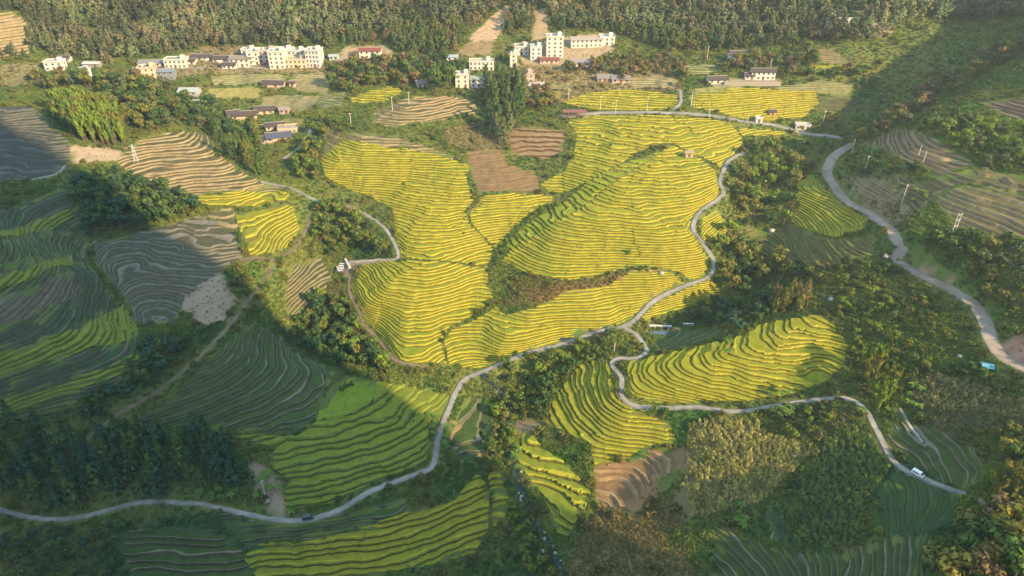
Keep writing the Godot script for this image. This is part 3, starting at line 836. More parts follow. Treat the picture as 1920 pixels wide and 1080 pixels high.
	field("purple brown strip terraces high at the right edge", "terraces", "bare", 1.2, [Color(0.2, 0.15, 0.10), Color(0.25, 0.18, 0.12), tan[2], Color(0.3, 0.22, 0.15), tan[4]], [253.6, -378.2, 280.6, -364.0, 268.6, -339.6, 261.6, -354.5])
	field("thin fallow strips inside the first bend of the hillside road", "terraces", "bare", 1.2, tan, [184.7, -350.5, 197.2, -326.5, 194.7, -318.6, 187.3, -322.5, 182.7, -336.8])
	field("blue grey shaded fields at the far left edge", "terraces", "bare", 0.7, [Color(0.10, 0.115, 0.07), Color(0.125, 0.12, 0.085), tan[2], Color(0.20, 0.19, 0.15), Color(0.23, 0.22, 0.17)], [-326.6, -412.5, -290.7, -415.3, -248.5, -374.7, -240.7, -358.7, -240.8, -344.5, -274.6, -326.2])  # tread and bank colours dimmed for the shaded hollow
	field("tan terraces cut into the wood at the top left corner", "terraces", "bare", 1.6, tan, [-381.2, -514.2, -360.5, -534.5, -346.5, -527.1, -338.4, -500.7, -365.7, -479.2])
	field("striped brown field in the trees at the far right", "terraces", "bare", 1.0, tan, [208.1, -503.5, 222.9, -499.0, 233.5, -484.6, 211.6, -488.7])
	field("brown stubble steps below the wrapped golden terraces", "terraces", "bare", 1.2, [Color(0.32, 0.19, 0.08), Color(0.36, 0.22, 0.10), straw[2], Color(0.44, 0.31, 0.17), straw[4]], [31.6, -193.1, 45.9, -194.7, 54.0, -198.1, 66.4, -196.3, 66.2, -186.4, 52.5, -184.0, 45.3, -174.8, 32.0, -177.4])
	field("thin fallow strips among the trees on the upper left", "terraces", "bare", 1.0, tan, [-290.4, -428.8, -262.6, -441.7, -249.4, -421.0, -259.9, -410.1, -279.7, -412.4])
	var plain_a := [Color(0.11, 0.20, 0.04), Color(0.20, 0.25, 0.06), tan[2], Color(0.46, 0.40, 0.22), Color(0.5, 0.44, 0.25)]
	var plain_b := [Color(0.30, 0.27, 0.11), Color(0.16, 0.21, 0.05), tan[2], Color(0.46, 0.39, 0.22), Color(0.5, 0.43, 0.25)]
	var plain_c := [Color(0.36, 0.36, 0.05), Color(0.26, 0.31, 0.05), tan[2], Color(0.42, 0.38, 0.16), Color(0.46, 0.42, 0.2)]
	field("green plots below the cream and orange houses of the left village", "fields", "bare", 0.5, plain_a, [-209.2, -487.2, -189.8, -490.6, -163.5, -489.5, -153.8, -487.6, -157.5, -479.4, -179.2, -478.3, -203.8, -475.7])
	field("straw coloured plots right of the lone pink farmhouse", "fields", "bare", 0.5, plain_b, [-152.3, -489.5, -132.2, -491.4, -122.8, -481.0, -124.4, -464.3, -144.4, -469.4, -153.8, -479.4])
	field("green and straw strips left of the lone pink farmhouse", "fields", "bare", 0.45, plain_c, [-204.7, -472.8, -178.5, -475.8, -170.4, -472.4, -169.8, -463.5, -192.2, -460.3, -206.8, -462.6])
	field("thin brown strips between the lone farmhouse and the pink farmhouses", "fields", "bare", 0.45, plain_b, [-167.4, -465.7, -143.6, -465.8, -128.2, -461.2, -130.8, -447.3, -139.2, -444.8, -147.8, -451.8, -166.5, -456.0])
	field("narrow lime strip above the ravine hamlet", "fields", "bare", 0.5, plain_c, [-171.6, -434.8, -145.6, -441.7, -134.2, -437.9, -132.4, -432.9, -157.7, -433.5, -169.0, -431.3])
	field("small green paddock under the centre village", "field", "crop", 0.5, plain_a, [25.6, -477.6, 40.8, -477.0, 39.7, -470.3, 26.7, -469.7])
	field("yellow green strip left of the far yellow terraces", "field", "rice", 0.5, plain_c, [25.2, -468.4, 36.0, -467.8, 31.9, -458.7, 24.2, -460.5])
	field("straw strips on the village bank right of centre", "fields", "bare", 0.7, plain_b, [78.8, -481.3, 102.9, -483.8, 114.3, -475.8, 110.2, -466.3, 82.9, -470.4])
	field("green plots beneath the lone white house, upper right", "fields", "crop", 0.7, plain_a, [119.9, -497.1, 142.2, -496.9, 143.1, -483.9, 120.9, -482.5])
	field("yellow green fields between the concrete yard and the yellow field", "fields", "bare", 0.6, plain_c, [121.5, -465.7, 150.8, -469.4, 155.5, -466.0, 119.9, -457.7])
	field("green meadow plots right of the yellow field", "fields", "crop", 0.7, plain_a, [184.1, -471.7, 210.3, -475.7, 230.4, -470.5, 225.1, -463.6, 200.4, -464.6, 175.9, -468.0])
	field("dull green plots beside the left ravine hamlet path", "fields", "crop", 0.7, plain_a, [-132.2, -463.1, -110.7, -464.4, -109.7, -458.8, -111.0, -445.9, -125.1, -445.8])
	# ------- low green crops with pale banks
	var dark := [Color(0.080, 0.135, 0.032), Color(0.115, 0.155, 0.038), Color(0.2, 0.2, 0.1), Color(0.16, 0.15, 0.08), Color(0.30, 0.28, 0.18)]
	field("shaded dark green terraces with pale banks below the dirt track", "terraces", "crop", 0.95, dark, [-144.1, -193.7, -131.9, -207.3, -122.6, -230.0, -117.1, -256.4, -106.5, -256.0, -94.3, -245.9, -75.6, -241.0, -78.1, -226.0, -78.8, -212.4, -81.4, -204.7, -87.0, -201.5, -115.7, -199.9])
	field("striped green terraces between the left ravine and the dirt track", "terraces", "crop", 1.1, [Color(0.13, 0.14, 0.05), Color(0.10, 0.13, 0.05), dark[2], Color(0.32, 0.27, 0.16), Color(0.38, 0.32, 0.2)], [-110.4, -301.0, -100.6, -318.6, -92.3, -304.7, -95.6, -290.9, -104.6, -270.6, -109.4, -279.8])
	field("round dark terraces with pale rims beside the path bend", "terraces", "crop", 1.3, dark, [-20.7, -228.9, -12.8, -232.8, -7.2, -219.1, -11.7, -199.5, -20.8, -198.4, -25.7, -208.1])
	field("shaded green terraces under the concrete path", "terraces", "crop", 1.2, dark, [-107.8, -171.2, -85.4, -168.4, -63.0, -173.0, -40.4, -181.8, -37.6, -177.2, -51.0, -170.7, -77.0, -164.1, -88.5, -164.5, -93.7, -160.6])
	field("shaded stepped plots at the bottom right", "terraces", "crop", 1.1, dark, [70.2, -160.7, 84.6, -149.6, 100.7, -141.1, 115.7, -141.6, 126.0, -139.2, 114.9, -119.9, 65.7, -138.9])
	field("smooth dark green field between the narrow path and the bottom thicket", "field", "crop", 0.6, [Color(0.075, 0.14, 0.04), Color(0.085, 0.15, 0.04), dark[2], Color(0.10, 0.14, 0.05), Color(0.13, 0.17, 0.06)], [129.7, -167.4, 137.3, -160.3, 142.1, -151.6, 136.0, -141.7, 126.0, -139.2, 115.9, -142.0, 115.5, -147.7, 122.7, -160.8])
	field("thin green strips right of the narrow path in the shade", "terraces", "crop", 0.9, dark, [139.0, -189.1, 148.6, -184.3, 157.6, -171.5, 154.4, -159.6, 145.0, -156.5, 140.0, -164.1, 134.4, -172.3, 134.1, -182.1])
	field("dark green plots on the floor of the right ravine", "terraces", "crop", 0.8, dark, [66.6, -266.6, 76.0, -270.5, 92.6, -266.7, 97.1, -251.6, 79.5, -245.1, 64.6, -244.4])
	field("dark green vegetable field beside the yellow field, upper right", "vegetable field", "crop", 0.8, dark, [205.3, -462.8, 235.5, -462.6, 224.3, -449.1, 200.0, -450.1])
	field("long green bean plots on the rim of the left hillside", "terraces", "crop", 1.3, dark, [-216.7, -247.6, -220.3, -283.0, -219.7, -305.8, -208.7, -300.8, -202.5, -254.7, -208.3, -232.5])
	field("purple shaded fallow bands on the left hillside", "terraces", "bare", 1.1, shaded_fallow, [-202.4, -220.6, -194.1, -238.4, -193.4, -264.5, -182.5, -246.7, -186.6, -222.6, -196.5, -206.8])

	field("dark shaded terraces filling the left hillside between the rice strips", "terraces", "crop", 1.2, [Color(0.085, 0.12, 0.05), Color(0.07, 0.13, 0.045), shaded_fallow[2], Color(0.16, 0.15, 0.10), Color(0.22, 0.21, 0.14)], [-247.3, -280.5, -238.1, -315.6, -230.8, -331.4, -217.1, -316.2, -207.8, -301.5, -196.1, -279.7, -173.9, -256.1, -157.5, -239.1, -147.6, -214.8, -154.4, -204.1, -176.8, -190.1, -193.7, -177.3])
	field("thin fallow strips under the olive terraces at the top of the bowl", "terraces", "bare", 0.7, tan, [-121.4, -427.0, -105.3, -415.3, -103.4, -404.9, -112.2, -389.0, -113.6, -408.9])
	field("scrubby fallow steps on the right hillside between the strip fields", "terraces", "bare", 1.6, [Color(0.13, 0.15, 0.05), Color(0.17, 0.16, 0.07), tan[2], Color(0.30, 0.24, 0.13), Color(0.3, 0.25, 0.13)], [196.6, -324.5, 209.6, -318.1, 228.1, -319.1, 249.7, -303.9, 241.4, -288.4, 217.5, -309.6, 202.2, -308.0, 195.6, -297.8, 189.7, -305.8])
	field("grassy fallow steps below the bright white boulder", "terraces", "bare", 1.0, [Color(0.16, 0.19, 0.045), Color(0.20, 0.20, 0.05), tan[2], Color(0.22, 0.19, 0.08), Color(0.26, 0.23, 0.09)], [125.6, -336.9, 149.6, -336.6, 158.8, -305.2, 174.1, -296.6, 169.8, -284.0, 151.6, -284.7, 139.8, -304.5, 129.4, -321.5])
	field("shaded plots inside the lower left wood clearing", "terraces", "crop", 1.3, dark, [-143.8, -165.2, -121.7, -168.0, -103.7, -165.5, -90.7, -156.8, -90.9, -150.0, -129.1, -149.2])


func build_road(r: Dictionary) -> void:
	var v := PackedVector3Array()
	var nn := PackedVector3Array()
	var c := PackedColorArray()
	var idx := PackedInt32Array()
	var line: PackedVector2Array = r.line
	var base: Color = {"concrete": Color(0.50, 0.46, 0.39), "gravel": Color(0.54, 0.44, 0.34), "dirt": Color(0.34, 0.25, 0.15)}[r.kind]
	var half: float = r.w / 2.0
	var offs := [-half - 0.5, -half, -half * 0.45, half * 0.45, half, half + 0.5]
	for q in line.size():
		var d := (line[mini(q + 1, line.size() - 1)] - line[maxi(q - 1, 0)]).normalized()
		var side := Vector2(-d.y, d.x)
		var wob := 0.35 * n_small.get_noise_2d(q * 5.0, half * 40.0)
		for s in 6:
			var o: float = offs[s] + (wob if s > 0 and s < 5 else 0.0)
			var p := line[q] + side * o
			var y: float = r.y[q] + (0.26 if s > 0 and s < 5 else -0.9)
			v.append(Vector3(p.x, y, p.y))
			nn.append(Vector3.UP if s > 0 and s < 5 else Vector3(side.x * signf(o), 0.3, side.y * signf(o)).normalized())
			var worn := 0.92 + 0.3 * n_small.get_noise_2d(p.x * 6.0, p.y * 6.0) + 0.35 * n_big.get_noise_2d(p.x * 3.0, p.y * 3.0) - (0.10 if s == 1 or s == 4 else 0.0)
			c.append((base if s > 0 and s < 5 else Color(0.22, 0.18, 0.12)) * worn)
	for q in line.size() - 1:
		for s in 5:
			var k := q * 6 + s
			idx.append_array([k, k + 1, k + 6, k + 1, k + 7, k + 6])
	var o := part(r.name, surface(v, nn, c, idx, true), mat("road", Color.WHITE, 0.9, speckle, 0.3, true), self)
	tag(o, r.label, "road" if r.name == "road" else "path", "", "structure")


# ---------------------------------------------------------------------- mesh pieces
func box_mesh(size: Vector3, centre := Vector3.ZERO) -> ArrayMesh:
	var b := BoxMesh.new()
	b.size = size
	var st := SurfaceTool.new()
	st.append_from(b, 0, Transform3D(Basis(), centre))
	return st.commit()


func add_box(st: SurfaceTool, size: Vector3, centre: Vector3, turn := Basis()) -> void:
	var b := BoxMesh.new()
	b.size = size
	st.append_from(b, 0, Transform3D(turn, centre))


func add_rod(st: SurfaceTool, a: Vector3, b: Vector3, r0: float, r1: float, sides := 6) -> void:
	var c := CylinderMesh.new()
	c.bottom_radius = r0
	c.top_radius = r1
	c.height = a.distance_to(b)
	c.radial_segments = sides
	c.rings = 1
	var up := (b - a).normalized()
	var x := up.cross(Vector3(0.3, 0.1, 0.9)).normalized()
	st.append_from(c, 0, Transform3D(Basis(x, up, x.cross(up)), (a + b) / 2.0))


func gable_mesh(w: float, d: float, h: float, over: float) -> ArrayMesh:
	# two sloping sheets with thickness; the ridge runs along x
	var st := SurfaceTool.new()
	st.begin(Mesh.PRIMITIVE_TRIANGLES)
	var run := d / 2.0 + over
	var length := sqrt(run * run + h * h * pow(run / (d / 2.0), 2.0))
	var tilt := atan2(h, d / 2.0)
	for s in [-1.0, 1.0]:
		add_box(st, Vector3(w + over * 2.0, 0.18, length), Vector3(0, h / 2.0 - (length * sin(tilt) - h) / 2.0 + 0.09, s * run / 2.0), Basis(Vector3.RIGHT, s * tilt))
	return st.commit()


func gable_wall(w: float, d: float, h: float) -> ArrayMesh:
	var st := SurfaceTool.new()
	st.begin(Mesh.PRIMITIVE_TRIANGLES)
	var p := PrismMesh.new()
	p.size = Vector3(d, h, w)
	st.append_from(p, 0, Transform3D(Basis(Vector3.UP, PI / 2), Vector3(0, h / 2.0, 0)))
	return st.commit()


# a house standing at its front base: w along its front, d deep, floors high
# roof: "flat" slab with parapet, "tile" dark gable, "tin" pale hip-like gable
func house(label: String, category: String, p: Array, turn: float, w: float, d: float, floors: int, wall: Color, roof := "flat", roof_c := Color(0.45, 0.42, 0.38), cols := 3, extras := "") -> Node3D:
	var here := at(p)
	var o := thing("house" if category != "shed" else "shed", label, category, here, turn)
	var fh := 2.85
	var h := fh * floors
	var low := 0.0
	for c in [Vector2(-w / 2, 0), Vector2(w / 2, 0), Vector2(-w / 2, -d), Vector2(w / 2, -d)]:
		var q: Vector2 = c.rotated(-turn)
		low = minf(low, hgt(here.x + q.x, here.z + q.y) - here.y)
	var key := "wall%d%d%d" % [int(wall.r * 99), int(wall.g * 99), int(wall.b * 99)]
	var wm := mat(key, lin(wall.r, wall.g, wall.b), 0.9, grain, 0.35)
	part("wall", box_mesh(Vector3(w, h, d), Vector3(0, h / 2.0, -d / 2.0)), wm, o)
	part("foundation", box_mesh(Vector3(w + 0.5, 0.9 - low, d + 0.5), Vector3(0, (low - 0.5) / 2.0, -d / 2.0)), mat("plinth", lin(0.36, 0.33, 0.29), 0.95, grain, 0.4), o)
	var rkey := "roof%d%d%d" % [int(roof_c.r * 99), int(roof_c.g * 99), int(roof_c.b * 99)]
	var rm := mat(rkey, lin(roof_c.r, roof_c.g, roof_c.b), 0.85, speckle, 0.5)
	if roof == "flat":
		var r := part("roof", box_mesh(Vector3(w + 0.5, 0.25, d + 0.5), Vector3(0, h + 0.125, -d / 2.0)), rm, o)
		var st := SurfaceTool.new()
		st.begin(Mesh.PRIMITIVE_TRIANGLES)
		for s in [-1.0, 1.0]:
			add_box(st, Vector3(w + 0.5, 0.8, 0.16), Vector3(0, h + 0.652, -d / 2.0 + s * (d / 2.0 + 0.165)))
			add_box(st, Vector3(0.16, 0.79, d + 0.16), Vector3(s * (w / 2.0 + 0.165), h + 0.649, -d / 2.0))
		part("parapet", st.commit(), wm, r)
		if floors >= 2:
			part("stair_tower", box_mesh(Vector3(2.6, 2.3, 2.8), Vector3(w * 0.28, h + 1.4, -d * 0.62)), wm, r)
		if floors >= 3:
			var tank := CylinderMesh.new()
			tank.top_radius = 0.6; tank.bottom_radius = 0.65; tank.height = 1.4; tank.radial_segments = 10
			part("water_tank", tank, mat("steel", lin(0.55, 0.57, 0.58), 0.4), r, Vector3(-w * 0.25, h + 0.95, -d * 0.6))
	else:
		var rise := d * (0.26 if roof == "tile" else 0.16)
		part("gable", gable_wall(w - 0.02, d - 0.02, rise), wm, o, Vector3(0, h, -d / 2.0))
		var r := part("roof", gable_mesh(w, d, rise, 0.7), rm, o, Vector3(0, h, -d / 2.0))
		part("ridge", box_mesh(Vector3(w + 1.4, 0.28, 0.36), Vector3(0, rise + 0.26, 0)), mat("ridge", lin(0.30, 0.27, 0.25), 0.9), r)
	# windows on the front and both ends, a door below
	var fw := w / cols
	var frame := box_mesh(Vector3(minf(1.5, fw * 0.5), 1.5, 0.12))
	var pane := box_mesh(Vector3(minf(1.5, fw * 0.5) - 0.3, 1.2, 0.08))
	var fm := mat("frame", lin(0.52, 0.50, 0.46), 0.7)
	var gm := mat("glass", lin(0.035, 0.045, 0.05), 0.3)
	var door_at := cols / 2
	for f in floors:
		for k in cols:
			var x := -w / 2.0 + fw * (k + 0.5)
			if f == 0 and k == door_at:
				var dr := part("door", box_mesh(Vector3(1.5, 2.3, 0.1)), mat("door", lin(0.16, 0.08, 0.045), 0.7), o, Vector3(x, 1.5, 0.02))
				part("lintel", box_mesh(Vector3(1.9, 0.2, 0.3), Vector3(0, 1.26, 0.08)), fm, dr)
				continue
			if roof == "tile" and floors == 1 and k % 2 == 1:
				continue
			var wn := part("window", frame, fm, o, Vector3(x, fh * f + 1.65, 0.025))
			part("pane", pane, gm, wn, Vector3(0, 0, 0.06))
		if d > 5.0 and floors > 1:
			for s in [-1.0, 1.0]:
				var wn := part("window", frame, fm, o, Vector3(s * (w / 2.0 + 0.025), fh * f + 1.65, -d * 0.5), Vector3(0, s * PI / 2, 0))
				part("pane", pane, gm, wn, Vector3(0, 0, 0.06))
		if f > 0 and roof == "flat":
			part("floor_band", box_mesh(Vector3(w + 0.16, 0.18, 0.10), Vector3(0, fh * f, 0.052)), fm, o)
	if extras == "balcony":
		for f in range(1, floors):
			var b := part("balcony", box_mesh(Vector3(w * 0.55, 0.16, 1.1), Vector3(-w * 0.1, fh * f + 0.3, 0.66)), fm, o)
			part("railing", box_mesh(Vector3(w * 0.55, 0.75, 0.08), Vector3(-w * 0.1, fh * f + 0.76, 1.16)), wm, b)
	if extras == "yard":
		part("yard_wall", box_mesh(Vector3(w * 1.9, 2.4, 0.5), Vector3(-w * 0.3, -0.9, 6.0)), mat("plinth", Color.WHITE), o)
	return o


func build_buildings() -> void:
	var white := Color(0.74, 0.72, 0.68)
	var cream := Color(0.77, 0.73, 0.62)
	var peach := Color(0.72, 0.55, 0.38)
	var pink := Color(0.68, 0.50, 0.42)
	var mud := Color(0.62, 0.42, 0.28)
	var slab := Color(0.52, 0.49, 0.45)
	var tile := Color(0.13, 0.10, 0.095)
	var grey := Color(0.30, 0.31, 0.32)
	var red := Color(0.34, 0.11, 0.08)
	var tin := Color(0.55, 0.62, 0.60)
	var blue := Color(0.24, 0.36, 0.50)
	# left village
	house("small white house with flat roof, furthest left of the village", "house", [-314.0, -484.0], 0.1, 12, 7, 2, white, "flat", slab, 3)
	house("small bluish white house on the slope below the far left white house", "house", [-291.0, -472.7], -0.2, 9, 6, 2, Color(0.62, 0.68, 0.72), "flat", slab, 3, "balcony")
	house("open shed with a pale flat roof among trees, upper left", "shed", [-292.7, -491.9], 0.0, 11, 5, 1, Color(0.36, 0.33, 0.30), "tin", Color(0.72, 0.70, 0.66), 2)
	house("peach house with grey roof at the left end of the village row", "house", [-246.8, -475.1], 0.25, 11, 9, 3, peach, "flat", grey, 3)
	house("blue grey shed against the right side of the peach house", "shed", [-236.3, -478.6], 0.1, 11, 7, 2, Color(0.26, 0.30, 0.36), "tin", Color(0.30, 0.34, 0.40), 3)
	house("pale house with broad grey roof behind the peach house", "house", [-253.4, -498.5], 0.1, 19, 8, 1, pink, "tin", grey, 5)
	house("cream two storey house behind the blue grey shed", "house", [-236.3, -496.6], 0.05, 15, 8, 2, cream, "flat", grey, 5)
	house("tiny white gabled house right of the cream two storey house", "house", [-225.2, -508.1], 0.0, 7, 5, 1, white, "tile", tile, 2)
	house("small white tiled house in the middle of the left village row", "house", [-217.4, -507.6], 0.0, 8, 5, 1, white, "tile", tile, 2)
	house("long white tiled house left of the grey roofed cream house", "house", [-206.3, -504.8], 0.0, 13, 6, 1, white, "tile", tile, 4)
	house("cream three storey house with a dull tin roof in the left village", "house", [-192.8, -501.2], 0.0, 14, 8, 2, cream, "tin", Color(0.36, 0.30, 0.25), 4)
	house("cream flat roofed house with balcony in the left village row", "house", [-183.1, -503.2], 0.0, 9, 8, 3, cream, "flat", slab, 2, "balcony")
	house("pinkish three storey house in the left village row", "house", [-174.2, -504.4], 0.0, 11, 8, 3, pink, "flat", slab, 3)
	house("tall cream house standing forward in the left village row", "house", [-164.7, -496.4], 0.0, 11, 9, 4, cream, "flat", slab, 3)
	house("white top floored house behind the tall cream house", "house", [-164.5, -511.5], 0.0, 14, 7, 2, white, "flat", slab, 4)
	house("orange yellow three storey house between cream and white tall houses", "house", [-152.2, -497.7], 0.0, 15, 8, 2, Color(0.74, 0.60, 0.36), "flat", slab, 5)
	house("tall white house at the right end of the left village row", "house", [-139.9, -498.0], -0.15, 10, 9, 4, white, "flat", slab, 4)
	house("tiny blue white house just beyond the right end of the row", "house", [-127.1, -506.5], 0.0, 6, 5, 1, Color(0.6, 0.68, 0.74), "tin", tin, 2)
	house("low white tiled house in front of the long white tiled house", "house", [-198.9, -496.2], 0.05, 9, 5, 1, white, "tile", tile, 3)
	house("white one storey house left of the peach house", "house", [-256.7, -484.5], 0.1, 8, 6, 1, white, "tile", Color(0.30, 0.28, 0.27), 2)
	house("grey white two storey house between two cream houses, back row", "house", [-189.4, -511.3], 0.0, 9, 6, 2, Color(0.66, 0.65, 0.62), "flat", slab, 2)
	house("white two storey house behind the orange yellow house", "house", [-154.5, -509.9], 0.0, 12, 6, 2, white, "flat", slab, 4)
	house("small grey tiled house behind the far left white house", "house", [-313.5, -496.1], 0.0, 8, 5, 1, Color(0.56, 0.54, 0.5), "tile", tile, 2)
	house("low white house between cream two storey house and tiny gabled one", "house", [-228.8, -501.8], 0.0, 8, 5, 1, white, "tile", tile, 2)
	# centre
	house("cream house with red roof edge above a white wall in the woods", "house", [-101.1, -506.6], 0.0, 15, 8, 2, cream, "tin", red, 4, "yard")
	house("small white house with pale blue roof beside the big tree", "house", [-42.3, -502.9], 0.0, 8, 5, 1, white, "tin", Color(0.45, 0.58, 0.66), 2)
	house("long white two storey house right of the big dark tree", "house", [-21.3, -492.9], 0.0, 17, 7, 2, white, "flat", Color(0.56, 0.48, 0.34), 6)
	house("cream block house below the big dark tree", "house", [-33.5, -469.4], 0.0, 9, 8, 3, cream, "flat", slab, 2)
	house("cream house with greenish tin roof next to the cream block house", "house", [-22.4, -470.6], 0.0, 11, 8, 2, cream, "tin", Color(0.40, 0.46, 0.38), 3)
	house("white house with dark open middle, left of the tall white houses", "house", [6.9, -512.7], 0.0, 10, 8, 2, white, "flat", Color(0.50, 0.36, 0.30), 3)
	house("narrow tall white house between two pale houses on the hill", "house", [17.1, -507.1], 0.0, 8, 8, 3, white, "flat", cream, 2)
	house("tallest cream house on the hill in the centre village", "house", [30.6, -510.4], 0.0, 12, 9, 5, Color(0.77, 0.75, 0.64), "flat", slab, 3)
	house("low pink house with red roof under the tallest cream house", "house", [26.5, -502.6], 0.0, 13, 6, 1, pink, "tin", red, 4)
	house("long cream school block on the bare earth shelf", "house", [54.4, -522.4], 0.12, 23, 8, 2, cream, "tin", Color(0.52, 0.44, 0.38), 7)
	house("white end block joined to the long cream school block", "house", [69.4, -525.1], 0.0, 11, 9, 2, white, "flat", tin, 3)
	house("narrow cream house half hidden by bamboo in the centre village", "house", [1.1, -497.6], 0.0, 5, 6, 3, cream, "flat", slab, 1)
	house("pink two storey house above the yellow field, centre", "house", [8.4, -478.4], 0.0, 14, 7, 2, pink, "flat", Color(0.60, 0.40, 0.38), 3, "balcony")
	house("low pale roofed house in front of the pink two storey house", "house", [15.5, -470.7], 0.1, 13, 7, 1, Color(0.66, 0.66, 0.62), "tin", Color(0.62, 0.62, 0.58), 3)
	house("low house with broken white and grey tiles, right of centre", "house", [48.8, -497.5], 0.0, 13, 6, 1, white, "tile", Color(0.40, 0.36, 0.36), 3)
	house("earth house with grey tiles left of its neighbour, below the bare shelf", "house", [63.5, -478.2], 0.0, 10, 6, 1, mud, "tile", Color(0.34, 0.30, 0.29), 3)
	house("pale earth house with grey tiles right of its neighbour", "house", [74.2, -476.0], -0.1, 12, 6, 1, pink, "tile", Color(0.34, 0.30, 0.29), 3)
	house("small white house left of the brown terraced hump in the bowl", "house", [-59.9, -465.6], 0.2, 7, 5, 1, white, "tile", Color(0.32, 0.27, 0.25), 2)
	# right
	house("long white house high in the forest, upper right", "house", [234.0, -516.5], -0.05, 22, 8, 2, white, "flat", slab, 6, "balcony")
	house("tan earth house with brown tiles right of the white forest house", "house", [256.2, -502.3], 0.0, 15, 7, 2, mud, "tile", Color(0.30, 0.22, 0.17), 4)
	house("white house with dark roof alone on the upper right meadow", "house", [159.1, -497.7], 0.0, 13, 6, 2, white, "tile", tile, 3)
	house("white house with dark roof at the concrete yard", "house", [170.5, -475.8], 0.0, 16, 6, 2, white, "tile", tile, 5)
	house("white cabin at the left end of the house with concrete yard", "house", [161.2, -475.2], 0.0, 6, 5, 1, white, "tile", tile, 2)
	house("cream house with dark tiles left of the concrete yard", "house", [138.9, -470.6], 0.1, 13, 6, 1, cream, "tile", tile, 3)
	house("white flat roofed pump house beside the village road", "shed", [184.9, -428.5], -0.1, 9, 4, 1, Color(0.66, 0.66, 0.64), "flat", Color(0.62, 0.62, 0.60), 3)
	# hamlets
	house("pink walled farmhouse with long dark tiles, left of the tiled hamlet", "house", [-173.7, -441.3], 0.2, 15, 7, 1, pink, "tile", tile, 4)
	house("dark tiled outhouse against the left end of the pink farmhouse", "shed", [-180.0, -441.0], 0.4, 8, 6, 1, Color(0.5, 0.46, 0.44), "tile", tile, 2)
	house("pink farmhouse with dark tiles behind the long tiled farmhouse", "house", [-162.4, -447.5], 0.15, 12, 7, 1, peach, "tile", tile, 3)
	house("small white tiled house right of the two pink farmhouses", "house", [-149.3, -447.1], 0.0, 6, 4, 1, pink, "tile", Color(0.42, 0.36, 0.34), 2)
	house("long pink farmhouse alone among the flat village fields", "house", [-162.7, -473.6], -0.1, 15, 6, 1, pink, "tile", tile, 4)
	house("little pink hut right of the farmhouse in the flat fields", "shed", [-149.8, -474.5], 0.0, 4, 3, 1, pink, "tile", tile, 1)
	house("cream flat roofed house at the back of the ravine hamlet", "house", [-141.3, -424.2], 0.25, 12, 8, 1, Color(0.66, 0.52, 0.36), "flat", Color(0.50, 0.44, 0.36), 3)
	house("dark tiled peach house behind the blue tiled one in the ravine hamlet", "house", [-151.3, -430.1], 0.2, 11, 6, 1, peach, "tile", tile, 3)
	house("pink house with big blue grey tile roof in the ravine hamlet", "house", [-145.3, -417.0], 0.3, 15, 8, 1, pink, "tile", Color(0.12, 0.14, 0.20), 4)
	house("small tiled barn at the front corner of the ravine hamlet", "shed", [-153.0, -415.2], 0.2, 7, 5, 1, Color(0.46, 0.42, 0.40), "tile", tile, 2)
	house("house with pale green tin roof in the shaded hollow, left", "house", [-214.9, -458.1], 0.0, 12, 9, 1, Color(0.45, 0.46, 0.44), "tin", tin, 3)
	house("little white hut beside the pale green tin roof", "shed", [-206.1, -448.0], 0.0, 4, 3, 1, white, "tin", tin, 1)
	house("sandy field hut in the upper golden terraces", "shed", [102.1, -379.8], 0.1, 4, 3, 1, Color(0.6, 0.45, 0.28), "tin", Color(0.52, 0.40, 0.26), 1)
	house("small brick hut beside the upper path gully", "shed", [168.1, -439.6], 0.0, 3.5, 3, 1, mud, "tile", tile, 1)
	house("tiny white roadside cabin on the village road", "shed", [157.0, -430.5], 0.0, 4, 3, 1, white, "flat", slab, 1)
	# red framed pavilion row on the village road
	var o := thing("pavilion", "red framed open pavilion row at the left end of the village road", "pavilion", at([39.8, -433.7]), 0.0)
	var redm := mat("redframe", lin(0.36, 0.09, 0.08), 0.7)
	for k in 6:
		for s in [0, 1]:
			part("post", box_mesh(Vector3(0.25, 3.4, 0.25), Vector3(-6.5 + 2.6 * k, 1.5, -4.0 * s)), redm, o)
	part("roof", gable_mesh(14.0, 4.6, 1.0, 0.4), mat("pavroof", lin(0.30, 0.15, 0.13), 0.8, speckle, 0.5), o, Vector3(0, 3.2, -2.0))
	part("deck", box_mesh(Vector3(14.4, 0.5, 5.2), Vector3(0, -0.05, -2.0)), mat("plinth", Color.WHITE), o)
	# retaining wall and yard slab
	o = thing("retaining_wall", "white retaining wall left of the cream house in the woods", "wall", at([-116.6, -503.5]))
	part("wall", box_mesh(Vector3(14, 3.2, 0.6), Vector3(0, 0.6, 0)), mat("whitewall", lin(0.70, 0.68, 0.64), 0.9, grain, 0.3), o)
	part("coping", box_mesh(Vector3(14.3, 0.2, 0.8), Vector3(0, 2.3, 0)), mat("plinth", Color.WHITE), o)
	o = thing("retaining_wall", "grey retaining wall under the concrete yard, upper right", "wall", at([161.7, -469.4]))
	part("wall", box_mesh(Vector3(38, 3.0, 0.7), Vector3(0, 0.8, 0)), mat("greywall", lin(0.42, 0.38, 0.33), 0.9, grain, 0.3), o)
	part("coping", box_mesh(Vector3(38.3, 0.2, 0.9), Vector3(0, 2.4, 0)), mat("plinth", Color.WHITE), o)


